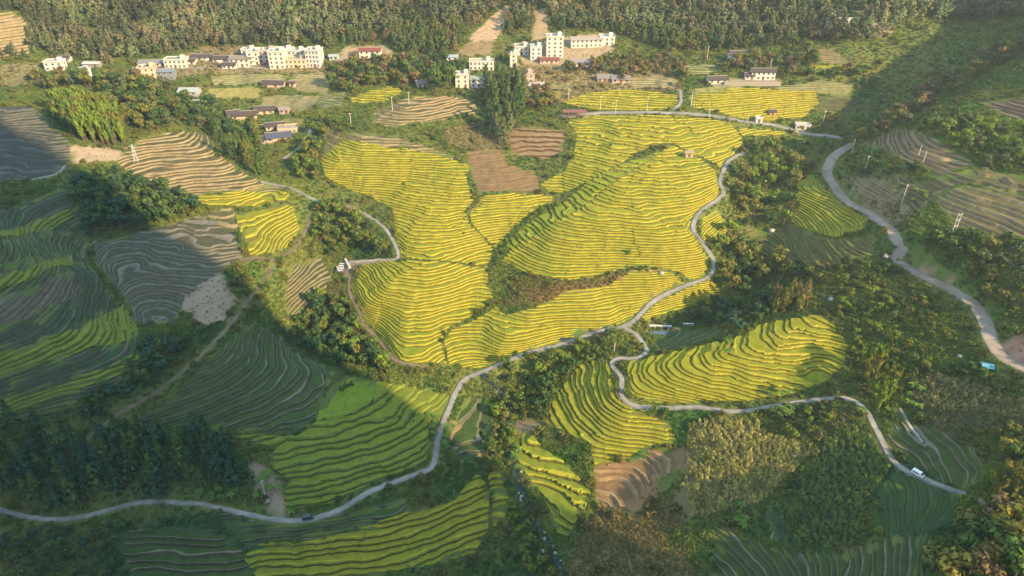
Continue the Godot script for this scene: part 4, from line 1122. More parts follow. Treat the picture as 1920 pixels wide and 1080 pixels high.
func build_street_things() -> void:
	var spots := [
		[[192.7, -375.1], "leaning concrete pole at the top bend of the hillside road", 9.0],
		[[189.9, -351.0], "concrete pole among bananas inside the top bend", 9.0],
		[[194.0, -315.9], "concrete pole above the thin fallow strips", 10.0],
		[[208.4, -338.4], "short concrete pole at the end of the ploughed strips", 5.5],
		[[208.6, -333.1], "concrete pole just below the short one by the ploughed strips", 5.5],
		[[-75.8, -433.6], "wooden pole left of the brown terraced hump", 9.0],
		[[-66.1, -441.5], "wooden pole on the upper edge of the brown hump", 8.0],
		[[-100.5, -422.4], "pole in the bushes left of the brown hump", 7.0],
		[[56.8, -441.2], "pole standing in the far yellow terraces", 10.0],
		[[66.2, -436.2], "pole beside the village road near the pavilion", 9.0],
		[[86.7, -439.5], "tall pole between the far yellow terraces and the road", 9.0],
		[[37.5, -457.5], "thin pole on the bank above the pavilion", 8.0],
		[[115.2, -442.0], "pole beside the lane from the village", 10.0],
		[[124.7, -431.0], "pole at the kink of the village road", 6.0],
		[[149.1, -429.3], "pole on the uphill side of the village road", 6.0],
		[[176.6, -482.8], "pole behind the house with the concrete yard", 10.0],
		[[138.5, -504.6], "pole in the meadow left of the lone white house", 9.0],
		[[201.0, -438.1], "leaning pole behind the roadside pump house", 8.0],
		[[-91.5, -177.9], "thin pole among the bananas by the lower left wood", 8.0],
		[[86.1, -151.6], "short white stake in the shaded maize", 3.5],
		[[45.7, -249.1], "pole beside the switchback below the junction", 5.0],
		[[136.0, -128.2], "bare pale pole among the near trees, bottom right", 6.0]]
	var pm := mat("pole", lin(0.55, 0.52, 0.46), 0.85)
	for s in spots:
		var h: float = s[2]
		var o := thing("utility_pole", s[1], "pole", at(s[0]), rng.randf() * 1.2, "poles standing about the valley")
		o.rotation.z = 0.06 * (rng.randf() - 0.6)
		var st := SurfaceTool.new()
		st.begin(Mesh.PRIMITIVE_TRIANGLES)
		add_rod(st, Vector3(0, -0.6, 0), Vector3(0, h, 0), 0.20, 0.13, 8)
		part("shaft", st.commit(), pm, o)
		if h > 6.5:
			part("crossarm", box_mesh(Vector3(1.9, 0.14, 0.14), Vector3(0, h - 0.5, 0.17)), mat("steel", Color.WHITE), o)
			for k in [-0.8, 0.0, 0.8]:
				part("insulator", box_mesh(Vector3(0.12, 0.3, 0.12), Vector3(k, h - 0.28, 0.17)), mat("frame", Color.WHITE), o)
	# a twin pole and a lattice pylon
	var tw := thing("twin_pole", "twin concrete pole with cross braces above the roadside thicket, right", "pole", at([201.2, -282.2]), 0.3)
	for k in [-0.9, 0.9]:
		var st := SurfaceTool.new()
		st.begin(Mesh.PRIMITIVE_TRIANGLES)
		add_rod(st, Vector3(k, -0.6, 0), Vector3(k, 9.5, 0), 0.2, 0.14, 8)
		part("shaft", st.commit(), pm, tw)
	for y in [3.0, 6.0, 8.6]:
		part("brace", box_mesh(Vector3(2.6, 0.16, 0.16), Vector3(0, y, 0.2)), pm, tw)
	var py := thing("lattice_pylon", "small lattice pylon on the sunlit left terraces", "pylon", at([-211.7, -370.3]), 0.2)
	var corners := [Vector3(-1, 0, -1), Vector3(1, 0, -1), Vector3(1, 0, 1), Vector3(-1, 0, 1)]
	for k in 4:
		var st := SurfaceTool.new()
		st.begin(Mesh.PRIMITIVE_TRIANGLES)
		add_rod(st, corners[k] * 1.0 + Vector3(0, -0.5, 0), corners[k] * 0.25 + Vector3(0, 10.0, 0), 0.09, 0.06, 4)
		part("leg", st.commit(), mat("steel", Color.WHITE), py)
		for y in 4:
			var st2 := SurfaceTool.new()
			st2.begin(Mesh.PRIMITIVE_TRIANGLES)
			var a: Vector3 = corners[k] * lerpf(1.0, 0.25, y / 4.0) + Vector3(0, y * 2.5, 0)
			var b: Vector3 = corners[(k + 1) % 4] * lerpf(1.0, 0.25, (y + 1) / 4.0) + Vector3(0, y * 2.5 + 2.5, 0)
			add_rod(st2, a, b, 0.05, 0.05, 4)
			part("brace", st2.commit(), mat("steel", Color.WHITE), py)
	part("crossarm", box_mesh(Vector3(3.4, 0.14, 0.14), Vector3(0, 9.0, 0)), mat("steel", Color.WHITE), py)
	# vehicles
	var p0 := at([-74.7, -171.3], 0.27)
	vehicle("small dark van stopped on the concrete path at the lower left", p0, path_turn(0, p0), lin(0.045, 0.055, 0.065), true)
	p0 = at([135.7, -164.3], 0.27)
	vehicle("small white van on the narrow path through the shaded maize", p0, path_turn(1, p0), lin(0.78, 0.78, 0.78), true)
	# white weir beside the left ravine
	var we := thing("weir", "white concrete weir with stepped sills in the left ravine", "weir", at([-85.2, -312.1], 0.3), 0.0)
	var cm := mat("weirwhite", lin(0.66, 0.63, 0.58), 0.9, grain, 0.5)
	part("beam", box_mesh(Vector3(1.0, 1.2, 9.5), Vector3(0, 0.4, 0)), cm, we, Vector3.ZERO, Vector3(0, 0.45, 0))
	for k in 4:
		part("sill", box_mesh(Vector3(3.6, 0.5, 0.7), Vector3(-2.6 - 0.3 * k, -0.3 - 0.35 * k, -0.8 + 1.7 * k)), cm, we)
	part("apron", box_mesh(Vector3(4.6, 0.3, 8.0), Vector3(-2.9, -1.6, 1.6)), mat("darkapron", lin(0.10, 0.10, 0.12), 0.6), we)
	part("far_rail", box_mesh(Vector3(0.5, 0.7, 4.6), Vector3(-5.6, -0.6, 1.6)), cm, we, Vector3.ZERO, Vector3(0, 0.45, 0))
	# aqueduct right of the junction
	var aq := thing("aqueduct", "pale concrete channel on piers crossing the ravine right of the junction", "aqueduct", at([67.5, -267.5], 0.8), -0.06)
	part("channel", box_mesh(Vector3(15.5, 0.5, 1.1), Vector3(0, 1.4, -1.5)), cm, aq)
	for k in 5:
		part("pier", box_mesh(Vector3(0.5, 3.4, 0.8), Vector3(-6.4 + 3.2 * k, -0.5, -1.5)), cm, aq)
	part("pool", box_mesh(Vector3(9.0, 0.3, 2.6), Vector3(1.8, -0.7, 1.0)), mat("poolwater", lin(0.10, 0.14, 0.19), 0.15), aq)
	var wl := thing("low_wall", "short pale wall in the ravine right of the channel", "wall", at([83.9, -271.3]))
	part("wall", box_mesh(Vector3(5.0, 1.4, 0.5), Vector3(0, 0.3, 0)), cm, wl)
	part("coping", box_mesh(Vector3(5.2, 0.14, 0.7), Vector3(0, 1.06, 0)), cm, wl)
	# blue sheet shelter
	var sh := thing("shelter", "blue sheet roofed shelter below the hillside road, right edge", "shelter", at([177.9, -205.3]), -0.3)
	part("roof", gable_mesh(3.6, 3.2, 0.7, 0.3), mat("bluesheet", lin(0.18, 0.52, 0.66), 0.5, speckle, 0.6), sh, Vector3(0, 2.0, 0))
	for k in [[-1.6, -1.4], [1.6, -1.4], [-1.6, 1.4], [1.6, 1.4]]:
		part("post", box_mesh(Vector3(0.16, 2.6, 0.16), Vector3(k[0], 0.8, k[1])), mat("door", Color.WHITE), sh)
	# loose pale rocks
	var rocks := [[[142.4, -260.5], "big white boulder at the edge of the green slope", 1.3], [[140.2, -335.0], "grey boulder at the edge of the small golden terraces", 1.6], [[173.7, -281.8], "pale heap of stones at the outer bend of the hillside road", 1.5], [[73.4, -293.6], "grey rock in the brown gap of the bowl", 1.2], [[-90.5, -175.9], "grey boulder above the concrete path, lower left", 1.2], [[174.1, -215.0], "pale stone under the round roadside tree", 0.9]]
	var sd := 40
	for r in rocks:
		sd += 1
		var o := part("boulder", rock_mesh(sd, r[2]), mat("rock", lin(0.50, 0.46, 0.40), 0.9, grain, 0.6), self, at(r[0], 0.3 * r[2]))
		tag(o, r[1], "boulder")


func rock_mesh(sd: int, r: float) -> ArrayMesh:
	var sp := SphereMesh.new()
	sp.radius = r; sp.height = r * 1.5; sp.radial_segments = 10; sp.rings = 6
	var md := sp.get_mesh_arrays()
	var v: PackedVector3Array = md[Mesh.ARRAY_VERTEX]
	for i in v.size():
		v[i] *= 1.0 + 0.8 * n_small.get_noise_3d(v[i].x * 14.0 / r + sd * 50, v[i].y * 14.0 / r, v[i].z * 14.0 / r)
	md[Mesh.ARRAY_VERTEX] = v
	var am := ArrayMesh.new()
	am.add_surface_from_arrays(Mesh.PRIMITIVE_TRIANGLES, md)
	return am


func path_turn(n: int, p: Vector3) -> float:
	var line: PackedVector2Array = roads[n].line
	var best := 1
	for q in range(1, line.size() - 1):
		if line[q].distance_to(Vector2(p.x, p.z)) < line[best].distance_to(Vector2(p.x, p.z)):
			best = q
	var d := line[best + 1] - line[best - 1]
	return atan2(-d.y, d.x)


func vehicle(label: String, where: Vector3, turn: float, paint: Color, van: bool) -> void:
	var o := thing("van", label, "van", where, turn)
	var pm := StandardMaterial3D.new()
	pm.resource_name = "paint"
	pm.albedo_color = paint
	pm.roughness = 0.35
	var body := CSGPolygon3D.new()
	body.polygon = PackedVector2Array([Vector2(-1.9, 0.35), Vector2(1.85, 0.35), Vector2(1.95, 0.95), Vector2(1.6, 1.1), Vector2(1.0, 1.75), Vector2(-1.75, 1.8), Vector2(-1.92, 1.1)])
	body.depth = 1.5
	body.material = pm
	body.name = "body"
	body.position = Vector3(0, 0, 0.75)
	o.add_child(body)
	var gm := mat("glass", Color.BLACK)
	for s in [-1.0, 1.0]:
		part("window", box_mesh(Vector3(1.9, 0.45, 0.03), Vector3(-0.5, 1.42, s * 0.762)), gm, o)
		for x in [-1.2, 1.2]:
			var w := CylinderMesh.new()
			w.top_radius = 0.32; w.bottom_radius = 0.32; w.height = 0.22; w.radial_segments = 14
			var wh := part("wheel", w, mat("tyre", lin(0.02, 0.02, 0.02), 0.9), o, Vector3(x, 0.32, s * 0.72), Vector3(PI / 2, 0, 0))
			var hub := CylinderMesh.new()
			hub.top_radius = 0.17; hub.bottom_radius = 0.17; hub.height = 0.25; hub.radial_segments = 10
			part("rim", hub, mat("steel", Color.WHITE), wh)
	part("windscreen", box_mesh(Vector3(0.03, 0.75, 1.3)), gm, o, Vector3(1.33, 1.44, 0), Vector3(0, 0, 0.75))
	for s in [-1.0, 1.0]:
		part("headlight", box_mesh(Vector3(0.04, 0.18, 0.3), Vector3(1.93, 0.75, s * 0.5)), mat("frame", Color.WHITE), o)
	part("bumper", box_mesh(Vector3(0.16, 0.2, 1.46), Vector3(1.95, 0.45, 0)), mat("tyre", Color.BLACK), o)


func build_stream() -> void:
	var line := smooth_line(poly([-13.1, -242.7, -3.5, -233.9, -2.2, -217.5, -0.4, -201.2, 1.7, -192.6, 4.5, -185.6, 8.1, -177.6, 11.8, -169.8, 16.4, -161.1, 18.9, -153.9]), 1.5)
	var v := PackedVector3Array()
	var nn := PackedVector3Array()
	var c := PackedColorArray()
	var idx := PackedInt32Array()
	for q in line.size():
		var d := (line[mini(q + 1, line.size() - 1)] - line[maxi(q - 1, 0)]).normalized()
		var side := Vector2(-d.y, d.x)
		for s in [-1.0, 1.0]:
			var p: Vector2 = line[q] + side * s * (1.2 + 0.6 * n_small.get_noise_2d(q * 7.0, s * 50.0))
			v.append(Vector3(p.x, hgt(line[q].x, line[q].y) + 0.35, p.y))
			nn.append(Vector3.UP)
			c.append(Color.WHITE)
	for q in line.size() - 1:
		idx.append_array([q * 2, q * 2 + 1, q * 2 + 2, q * 2 + 1, q * 2 + 3, q * 2 + 2])
	var wm := mat("water", lin(0.03, 0.045, 0.06), 0.3)
	var o := part("stream_water", surface(v, nn, c, idx, true), wm, self)
	tag(o, "dark rocky stream running down to the bottom of the view", "stream", "", "structure")
	var meshes := []
	for k in 4:
		meshes.append(rock_mesh(k, 1.0))
	for k in 46:
		var q: Vector2 = line[rng.randi_range(6, line.size() - 1)]
		var p := q + Vector2(rng.randf_range(-2.6, 2.6), rng.randf_range(-1.5, 1.5))
		var r := part("stream_stone", meshes[k % 4], mat("rock", lin(0.50, 0.46, 0.40), 0.9, grain, 0.6), self, Vector3(p.x, hgt(p.x, p.y) + 0.2, p.y), Vector3(0, rng.randf() * 6.0, 0))
		r.scale = Vector3.ONE * rng.randf_range(0.3, 0.95)
		tag(r, "grey stone in the rocky stream, %s set down from its source" % ordinal(k), "stone", "stones in the stream")


# ---------------------------------------------------------------------- plants
func leafy(sd: int, r: float, low: float, top: float, leaves: int, size: float, style: String) -> ArrayMesh:
	# many small leaf sprays spread through lumps of the crown's volume
	var g := RandomNumberGenerator.new()
	g.seed = sd * 977 + 13
	var v := PackedVector3Array()
	var nn := PackedVector3Array()
	var c := PackedColorArray()
	var idx := PackedInt32Array()
	var lumps := []
	var count := 9 if style == "round" else 7
	for k in count:
		var a := TAU * k / count * 1.7 + g.randf() * 0.8
		var t := g.randf()
		var spread := r * (0.62 if style == "round" else 0.0)
		lumps.append([Vector3(cos(a) * spread * sqrt(g.randf()), lerpf(low, top, 0.25 + 0.55 * t), sin(a) * spread * sqrt(g.randf())), g.randf_range(0.38, 0.62) * r, g.randf_range(0.75, 1.2)])
	for k in leaves:
		var n := Vector3(g.randfn(), g.randfn(), g.randfn()).normalized()
		var p: Vector3
		var shade := 1.0
		if style == "round":
			var l: Array = lumps[k % count]
			p = l[0] + n * l[1] * Vector3(1, 0.8, 1) * pow(g.randf(), 0.35)
			shade = l[2]
			p.y = clampf(p.y, low, top)
		elif style == "cone":
			var t := g.randf()
			var rad := r * pow(1.0 - t, 0.75) * (0.75 + 0.5 * g.randf()) * (0.8 + 0.35 * sin(t * 22.0))
			var a := g.randf() * TAU
			p = Vector3(cos(a) * rad, lerpf(low, top, t), sin(a) * rad)
			n = (Vector3(cos(a), 0.6, sin(a)) + n * 0.7).normalized()
		elif style == "column":
			var t := g.randf()
			var rad := r * sin(PI * (0.12 + 0.85 * t)) * (0.6 + 0.5 * g.randf())
			var a := g.randf() * TAU
			p = Vector3(cos(a) * rad, lerpf(low, top, t), sin(a) * rad)
		else:  # plume: bending canes, leaves hanging along them
			var cane := k % 11
			var a := cane * 2.4 + 0.3 * sd
			var t := 0.25 + 0.75 * g.randf()
			var lean := r * (0.25 + 0.75 * fmod(cane * 0.37, 1.0))
			p = Vector3(cos(a), 0, sin(a)) * (lean * t * t * 1.1) + Vector3(0, top * (t - 0.18 * t * t * t), 0) + n * 0.45
			shade = 0.8 + 0.4 * fmod(cane * 0.61, 1.0)
			n = (Vector3(cos(a), 0.5, sin(a)) + n).normalized()
		var x := n.cross(Vector3(g.randfn(), g.randfn(), g.randfn())).normalized()
		var y := n.cross(x)
		if style == "plume":
			y = (y * 0.5 + Vector3(0, -0.8, 0)).normalized()
			x = y.cross(n).normalized()
		var s := size * g.randf_range(0.6, 1.25)
		var thin := 0.55 if style != "plume" else 0.32
		var first := v.size()
		v.append_array([p - y * s, p + x * s * thin, p + y * s, p - x * s * thin])
		var gn := (v[first + 1] - v[first]).cross(v[first + 2] - v[first]).normalized()
		if gn.dot(n) < 0.0:
			gn = -gn
			idx.append_array([first, first + 1, first + 2, first, first + 2, first + 3])
		else:
			idx.append_array([first, first + 2, first + 1, first, first + 3, first + 2])
		var tone := shade * g.randf_range(0.75, 1.25)
		for q in 4:
			nn.append(gn)
			c.append(Color(tone * g.randf_range(0.95, 1.05), tone, tone * 0.95))
	return surface(v, nn, c, idx)


func trunk_mesh(h: float, r: float, limbs: int, spread: float, sd: int) -> ArrayMesh:
	var g := RandomNumberGenerator.new()
	g.seed = sd
	var st := SurfaceTool.new()
	st.begin(Mesh.PRIMITIVE_TRIANGLES)
	add_rod(st, Vector3(0, -0.5, 0), Vector3(0.1, h, 0.05), r, r * 0.35, 6)
	for k in limbs:
		var a := TAU * k / limbs + g.randf()
		var y := h * g.randf_range(0.45, 0.75)
		add_rod(st, Vector3(0, y, 0), Vector3(cos(a) * spread, y + spread * 0.9, sin(a) * spread), r * 0.45, r * 0.12, 4)
	return st.commit()


var kinds := {}
var greens := {}


func leaf_mat(key: String, r: float, g: float, b: float) -> StandardMaterial3D:
	var m := mat("leaf_" + key, lin(r, g, b), 0.75, null, 1.0, true, lin(0.35, 0.45, 0.12))
	return m


func ordinal(n: int) -> String:
	var ones := ["first", "second", "third", "fourth", "fifth", "sixth", "seventh", "eighth", "ninth", "tenth", "eleventh", "twelfth", "thirteenth", "fourteenth", "fifteenth", "sixteenth", "seventeenth", "eighteenth", "nineteenth"]
	if n < 19:
		return ones[n]
	if n >= 99:
		return "hundredth" if n == 99 else "hundred and " + ordinal(n - 100)
	var tens := ["twent", "thirt", "fort", "fift", "sixt", "sevent", "eight", "ninet"]
	var t := (n + 1) / 10 - 2
	return tens[t] + "ieth" if (n + 1) % 10 == 0 else tens[t] + "y-" + ones[(n + 1) % 10 - 1]


func plant(kind: String, where: Vector3, size: float, mats_: Array, label: String, category: String, group: String, called := "") -> Node3D:
	var set_: Array = kinds[kind]
	var k := rng.randi_range(0, set_.size() - 1)
	var o := thing(called if called else kind, label, category, where, rng.randf() * TAU, group)
	o.scale = Vector3.ONE * size * Vector3(1, rng.randf_range(0.88, 1.15), 1)
	part("trunk" if kind != "bamboo_clump" else "canes", set_[k][1], mat("bark", lin(0.13, 0.10, 0.07), 0.95), o)
	part("crown", set_[k][0], mats_[rng.randi_range(0, mats_.size() - 1)], o)
	return o


func scatter(p: PackedVector2Array, gap: float, most: int, on_fields := false) -> Array:
	var out := []
	var b := bounds(p)
	var y := b.position.y
	while y < b.end.y:
		var x := b.position.x
		while x < b.end.x:
			var q := Vector2(x + rng.randf() * gap * 0.85, y + rng.randf() * gap * 0.85)
			x += gap
			if not Geometry2D.is_point_in_polygon(q, p):
				continue
			var id := zone(q.x, q.y)
			if id == ROAD or (id > 0 and not on_fields):
				continue
			out.append(q)
		y += gap
	while out.size() > most:
		out.remove_at(rng.randi_range(0, out.size() - 1))
	out.sort_custom(func(a, b2): return a.x / -a.y < b2.x / -b2.y)
	return out


func grove(kind: String, where: String, called: String, category: String, gap: float, most: int, lo: float, hi: float, tones: Array, shared: bool, p: Array, on_fields := false) -> void:
	var ms := []
	for t in tones:
		ms.append(greens[t])
	var spots := scatter(poly(p), gap * 0.8, most if most == 1 else int(most * 1.45), on_fields)
	for n in spots.size():
		var q: Vector2 = spots[n]
		var label := "%s, %s from the left %s" % [called, ordinal(n), where] if not shared else "%s %s" % [called, where]
		if spots.size() == 1:
			label = "%s %s" % [called, where]
		plant(kind, Vector3(q.x, hgt(q.x, q.y) - 0.1, q.y), rng.randf_range(lo, hi) * 1.5, ms, label, category, called + "s " + where, "_".join(called.split(" ")))


func masses(called: String, label: String, category: String, meshes: Array, m: Material, spots: Array) -> void:
	# spots: [Vector3, size, colour]; joined by mesh variant under one thing
	var root := Node3D.new()
	root.name = numbered(called)
	add_child(root)
	tag(root, label, category, "", "stuff")
	for k in meshes.size():
		var mine := []
		for n in range(k, spots.size(), meshes.size()):
			mine.append(spots[n])
		if mine.is_empty():
			continue
		var mm := MultiMesh.new()
		mm.transform_format = MultiMesh.TRANSFORM_3D
		mm.use_colors = true
		mm.mesh = meshes[k]
		mm.instance_count = mine.size()
		for n in mine.size():
			var s: float = mine[n][1]
			mm.set_instance_transform(n, Transform3D(Basis(Vector3.UP, rng.randf() * TAU).scaled(Vector3(s, s * rng.randf_range(0.8, 1.2), s)), mine[n][0]))
			mm.set_instance_color(n, mine[n][2])
		var o := MultiMeshInstance3D.new()
		o.name = "clumps"
		o.multimesh = mm
		o.material_override = m
		o.set_meta("kind", "stuff")
		root.add_child(o, true)


func build_plants() -> void:
	kinds["broadleaf_tree"] = []
	for k in 4:
		kinds["broadleaf_tree"].append([leafy(k, 3.0, 1.6, 6.8, 300, 0.55, "round"), trunk_mesh(4.2, 0.28, 4, 1.5, k)])
	kinds["pine_tree"] = []
	for k in 3:
		kinds["pine_tree"].append([leafy(10 + k, 2.1, 1.2, 9.0, 260, 0.6, "cone"), trunk_mesh(8.4, 0.22, 0, 1.0, k)])
	kinds["columnar_tree"] = []
	for k in 3:
		kinds["columnar_tree"].append([leafy(20 + k, 1.3, 0.8, 9.5, 200, 0.55, "column"), trunk_mesh(8.0, 0.2, 0, 1.0, k)])
	kinds["bamboo_clump"] = []
	for k in 3:
		var st := SurfaceTool.new()
		st.begin(Mesh.PRIMITIVE_TRIANGLES)
		for cane in 11:
			var a := cane * 2.4 + 0.3 * (30 + k)
			var lean := 3.0 * (0.25 + 0.75 * fmod(cane * 0.37, 1.0))
			add_rod(st, Vector3(cos(a) * 0.3, -0.4, sin(a) * 0.3), Vector3(cos(a) * lean * 0.3, 5.0, sin(a) * lean * 0.3), 0.07, 0.05, 4)
		kinds["bamboo_clump"].append([leafy(30 + k, 3.0, 1.0, 9.5, 420, 0.75, "plume"), st.commit()])
	greens = {
		"deep": leaf_mat("deep", 0.060, 0.108, 0.034), "mid": leaf_mat("mid", 0.108, 0.163, 0.037), "fresh": leaf_mat("fresh", 0.180, 0.249, 0.037), "olive": leaf_mat("olive", 0.189, 0.185, 0.043),
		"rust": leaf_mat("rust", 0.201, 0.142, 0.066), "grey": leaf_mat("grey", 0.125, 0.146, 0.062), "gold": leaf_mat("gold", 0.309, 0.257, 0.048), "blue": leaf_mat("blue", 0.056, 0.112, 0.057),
	}
	# woods and groves, each tree a thing
	grove("broadleaf_tree", "in the left ravine above the weir", "bushy green tree", "tree", 7.5, 22, 0.55, 0.95, ["mid", "fresh", "olive"], false, [-108.0, -346.7, -94.8, -351.5, -78.0, -338.2, -60.7, -312.3, -67.1, -311.0, -85.4, -328.6, -89.0, -314.8, -100.9, -320.4, -107.0, -332.0])
	grove("broadleaf_tree", "along the left ravine below the weir", "bushy green tree", "tree", 7.0, 24, 0.5, 0.95, ["mid", "deep", "fresh", "olive"], false, [-93.8, -298.1, -82.1, -289.9, -74.7, -274.6, -63.3, -259.8, -49.8, -236.6, -62.6, -236.7, -78.9, -257.0, -91.6, -270.4, -101.3, -276.7])
	grove("broadleaf_tree", "between path and ravine", "low leafy tree", "tree", 7.0, 18, 0.4, 0.75, ["mid", "fresh", "deep"], false, [-13.1, -242.7, 9.7, -249.9, 31.9, -257.1, 45.4, -259.5, 42.9, -247.5, 28.8, -246.0, 14.1, -236.1, 0.0, -237.6])
	grove("broadleaf_tree", "in the dark ravine left of the switchback", "dense dark tree", "tree", 6.5, 20, 0.5, 0.9, ["deep", "mid"], false, [9.4, -234.2, 24.0, -246.7, 28.8, -246.0, 18.6, -231.9, 13.4, -217.3, 5.6, -215.6])
	grove("broadleaf_tree", "along the right ravine", "leafy ravine tree", "tree", 8.0, 46, 0.6, 1.1, ["mid", "deep", "olive", "fresh"], false, [137.9, -386.2, 160.0, -405.9, 173.2, -384.9, 154.5, -344.2, 140.6, -315.1, 130.6, -297.5, 112.8, -280.1, 104.0, -284.7, 105.5, -303.2, 108.4, -319.9, 117.5, -335.2, 119.4, -352.4])
	grove("columnar_tree", "on the knoll above the curving terraces", "slender yellow green tree", "tree", 4.0, 9, 0.6, 0.85, ["olive", "rust"], false, [116.5, -259.2, 123.1, -275.1, 136.8, -271.8, 133.6, -256.4, 122.2, -252.8])
	grove("broadleaf_tree", "on the wooded ridge at the upper right", "brown green ridge tree", "tree", 7.0, 44, 0.7, 1.05, ["rust", "olive", "grey"], false, [189.9, -392.6, 204.4, -400.2, 223.7, -416.0, 256.9, -448.2, 279.6, -453.0, 307.7, -457.6, 322.0, -452.7, 300.9, -418.0, 289.2, -429.0, 255.3, -412.0, 220.1, -376.2, 206.5, -380.5])
	grove("broadleaf_tree", "above the right hillside strips", "rounded hillside tree", "tree", 8.0, 46, 0.5, 0.9, ["mid", "grey", "deep", "fresh"], false, [214.0, -357.9, 235.9, -376.9, 244.2, -355.7, 261.7, -344.7, 240.1, -303.0, 228.2, -317.0, 223.3, -338.6])
	grove("broadleaf_tree", "on the steep bank above the hillside road", "shrubby roadside tree", "tree", 7.5, 40, 0.5, 0.95, ["mid", "olive", "grey"], false, [185.3, -284.9, 198.9, -281.0, 208.9, -270.0, 221.1, -258.3, 196.7, -211.3, 194.0, -226.4, 195.3, -248.1, 190.1, -267.8])
	grove("broadleaf_tree", "alone beside the hillside road, casting a long shadow", "round olive tree", "tree", 40.0, 1, 1.45, 1.5, ["olive"], false, [172.5, -217.5, 173.7, -216.8, 173.0, -215.3, 171.8, -215.9], true)
	grove("broadleaf_tree", "beside the channel right of the junction", "round yellow flowering tree", "tree", 40.0, 1, 0.85, 0.9, ["gold"], false, [76.6, -274.1, 78.7, -274.5, 78.4, -272.7, 76.3, -272.4], true)
	grove("broadleaf_tree", "in the bottom right thicket", "large near tree", "tree", 6.0, 22, 0.8, 1.25, ["olive", "gold", "rust", "mid"], false, [114.9, -122.7, 131.5, -136.5, 140.0, -136.8, 153.7, -138.5, 139.3, -113.0])
	grove("bamboo_clump", "above the bottom right thicket", "drooping pale bamboo clump", "bamboo", 6.5, 13, 0.6, 0.9, ["fresh", "olive"], false, [144.9, -153.7, 163.1, -152.3, 151.3, -135.1, 140.0, -136.8, 136.7, -142.9])
	grove("bamboo_clump", "in the sunlit grove on the upper left", "feathery bamboo clump", "bamboo", 4.6, 70, 0.95, 1.25, ["mid", "olive", "fresh"], false, [-280.0, -419.0, -265.6, -421.5, -247.2, -416.1, -227.4, -397.5, -221.0, -382.4, -232.5, -376.1, -246.9, -377.2, -261.5, -393.6])
	grove("broadleaf_tree", "right of the bamboo grove", "mixed wood tree", "tree", 7.5, 48, 0.7, 1.1, ["mid", "grey", "olive", "deep"], false, [-270.7, -458.5, -250.2, -467.2, -223.5, -451.8, -194.0, -423.8, -186.9, -421.1, -200.2, -411.6, -215.0, -398.2, -228.1, -400.7, -248.5, -422.3])
	grove("broadleaf_tree", "under the far left houses", "belt tree", "tree", 7.5, 36, 0.6, 0.95, ["mid", "olive", "rust", "grey"], false, [-321.6, -468.9, -301.6, -478.4, -274.1, -473.2, -237.9, -471.4, -224.7, -464.2, -229.3, -449.6, -267.5, -459.0, -302.7, -447.4])
	grove("columnar_tree", "left of the ravine hamlet", "tall narrow tree", "tree", 5.0, 16, 0.85, 1.15, ["olive", "mid", "deep"], false, [-186.4, -416.2, -181.4, -423.3, -163.5, -389.3, -168.0, -427.4, -160.4, -428.0, -140.8, -366.1, -145.6, -360.9, -167.7, -384.6])
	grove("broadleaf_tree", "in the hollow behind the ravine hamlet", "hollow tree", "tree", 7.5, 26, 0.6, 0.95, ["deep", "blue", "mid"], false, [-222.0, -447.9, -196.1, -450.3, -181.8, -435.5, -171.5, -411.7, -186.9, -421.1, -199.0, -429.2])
	grove("broadleaf_tree", "between the ravine hamlet and the bowl", "leafy hamlet tree", "tree", 7.0, 30, 0.55, 0.9, ["mid", "fresh", "olive"], false, [-129.0, -430.1, -115.3, -431.5, -104.9, -412.6, -111.4, -403.3, -112.7, -382.0, -109.2, -366.7, -120.8, -365.9, -132.4, -381.0, -125.9, -400.6])
	grove("pine_tree", "in the grove on the bowl rim", "tall dark grove tree", "tree", 4.8, 34, 0.95, 1.4, ["deep", "mid", "grey"], false, [-19.9, -471.0, -7.3, -475.7, 9.0, -468.7, 10.5, -450.5, 1.7, -426.2, -1.6, -402.5, -10.2, -396.9, -15.0, -420.6])
	grove("broadleaf_tree", "right of the tall grove", "brownish village tree", "tree", 6.5, 16, 0.6, 0.95, ["rust", "olive", "mid"], false, [9.0, -464.9, 30.6, -468.1, 30.6, -445.8, 13.8, -442.2, 8.8, -450.5])
	grove("broadleaf_tree", "around the cream block houses", "large dark village tree", "tree", 7.0, 20, 0.8, 1.25, ["deep", "mid"], false, [-57.0, -465.1, -53.3, -484.2, -45.0, -497.8, -27.8, -489.6, -29.5, -486.7, -42.3, -483.8, -39.2, -464.1, -52.7, -455.6])
	grove("broadleaf_tree", "between left and centre villages", "village tree", "tree", 7.5, 44, 0.65, 1.05, ["rust", "mid", "deep", "olive"], false, [-130.4, -481.8, -116.4, -497.8, -90.4, -500.7, -52.7, -500.3, -58.1, -476.4, -70.6, -459.2, -96.7, -467.0, -112.2, -452.7, -124.0, -440.1, -124.7, -461.8])
	grove("broadleaf_tree", "right of the centre village", "brown hedge tree", "tree", 8.0, 44, 0.5, 0.85, ["rust", "olive", "grey"], false, [33.6, -492.6, 64.3, -503.1, 114.5, -510.0, 126.1, -490.7, 114.5, -466.7, 79.6, -472.8, 51.9, -488.5])
	grove("broadleaf_tree", "behind the far yellow field", "dull meadow tree", "tree", 8.5, 48, 0.65, 1.05, ["grey", "mid", "rust", "olive"], false, [127.5, -498.0, 148.7, -492.8, 172.9, -501.1, 208.8, -499.1, 211.8, -482.0, 246.9, -480.3, 244.1, -468.2, 209.3, -471.5, 185.3, -476.9, 187.9, -487.3, 139.2, -482.7])
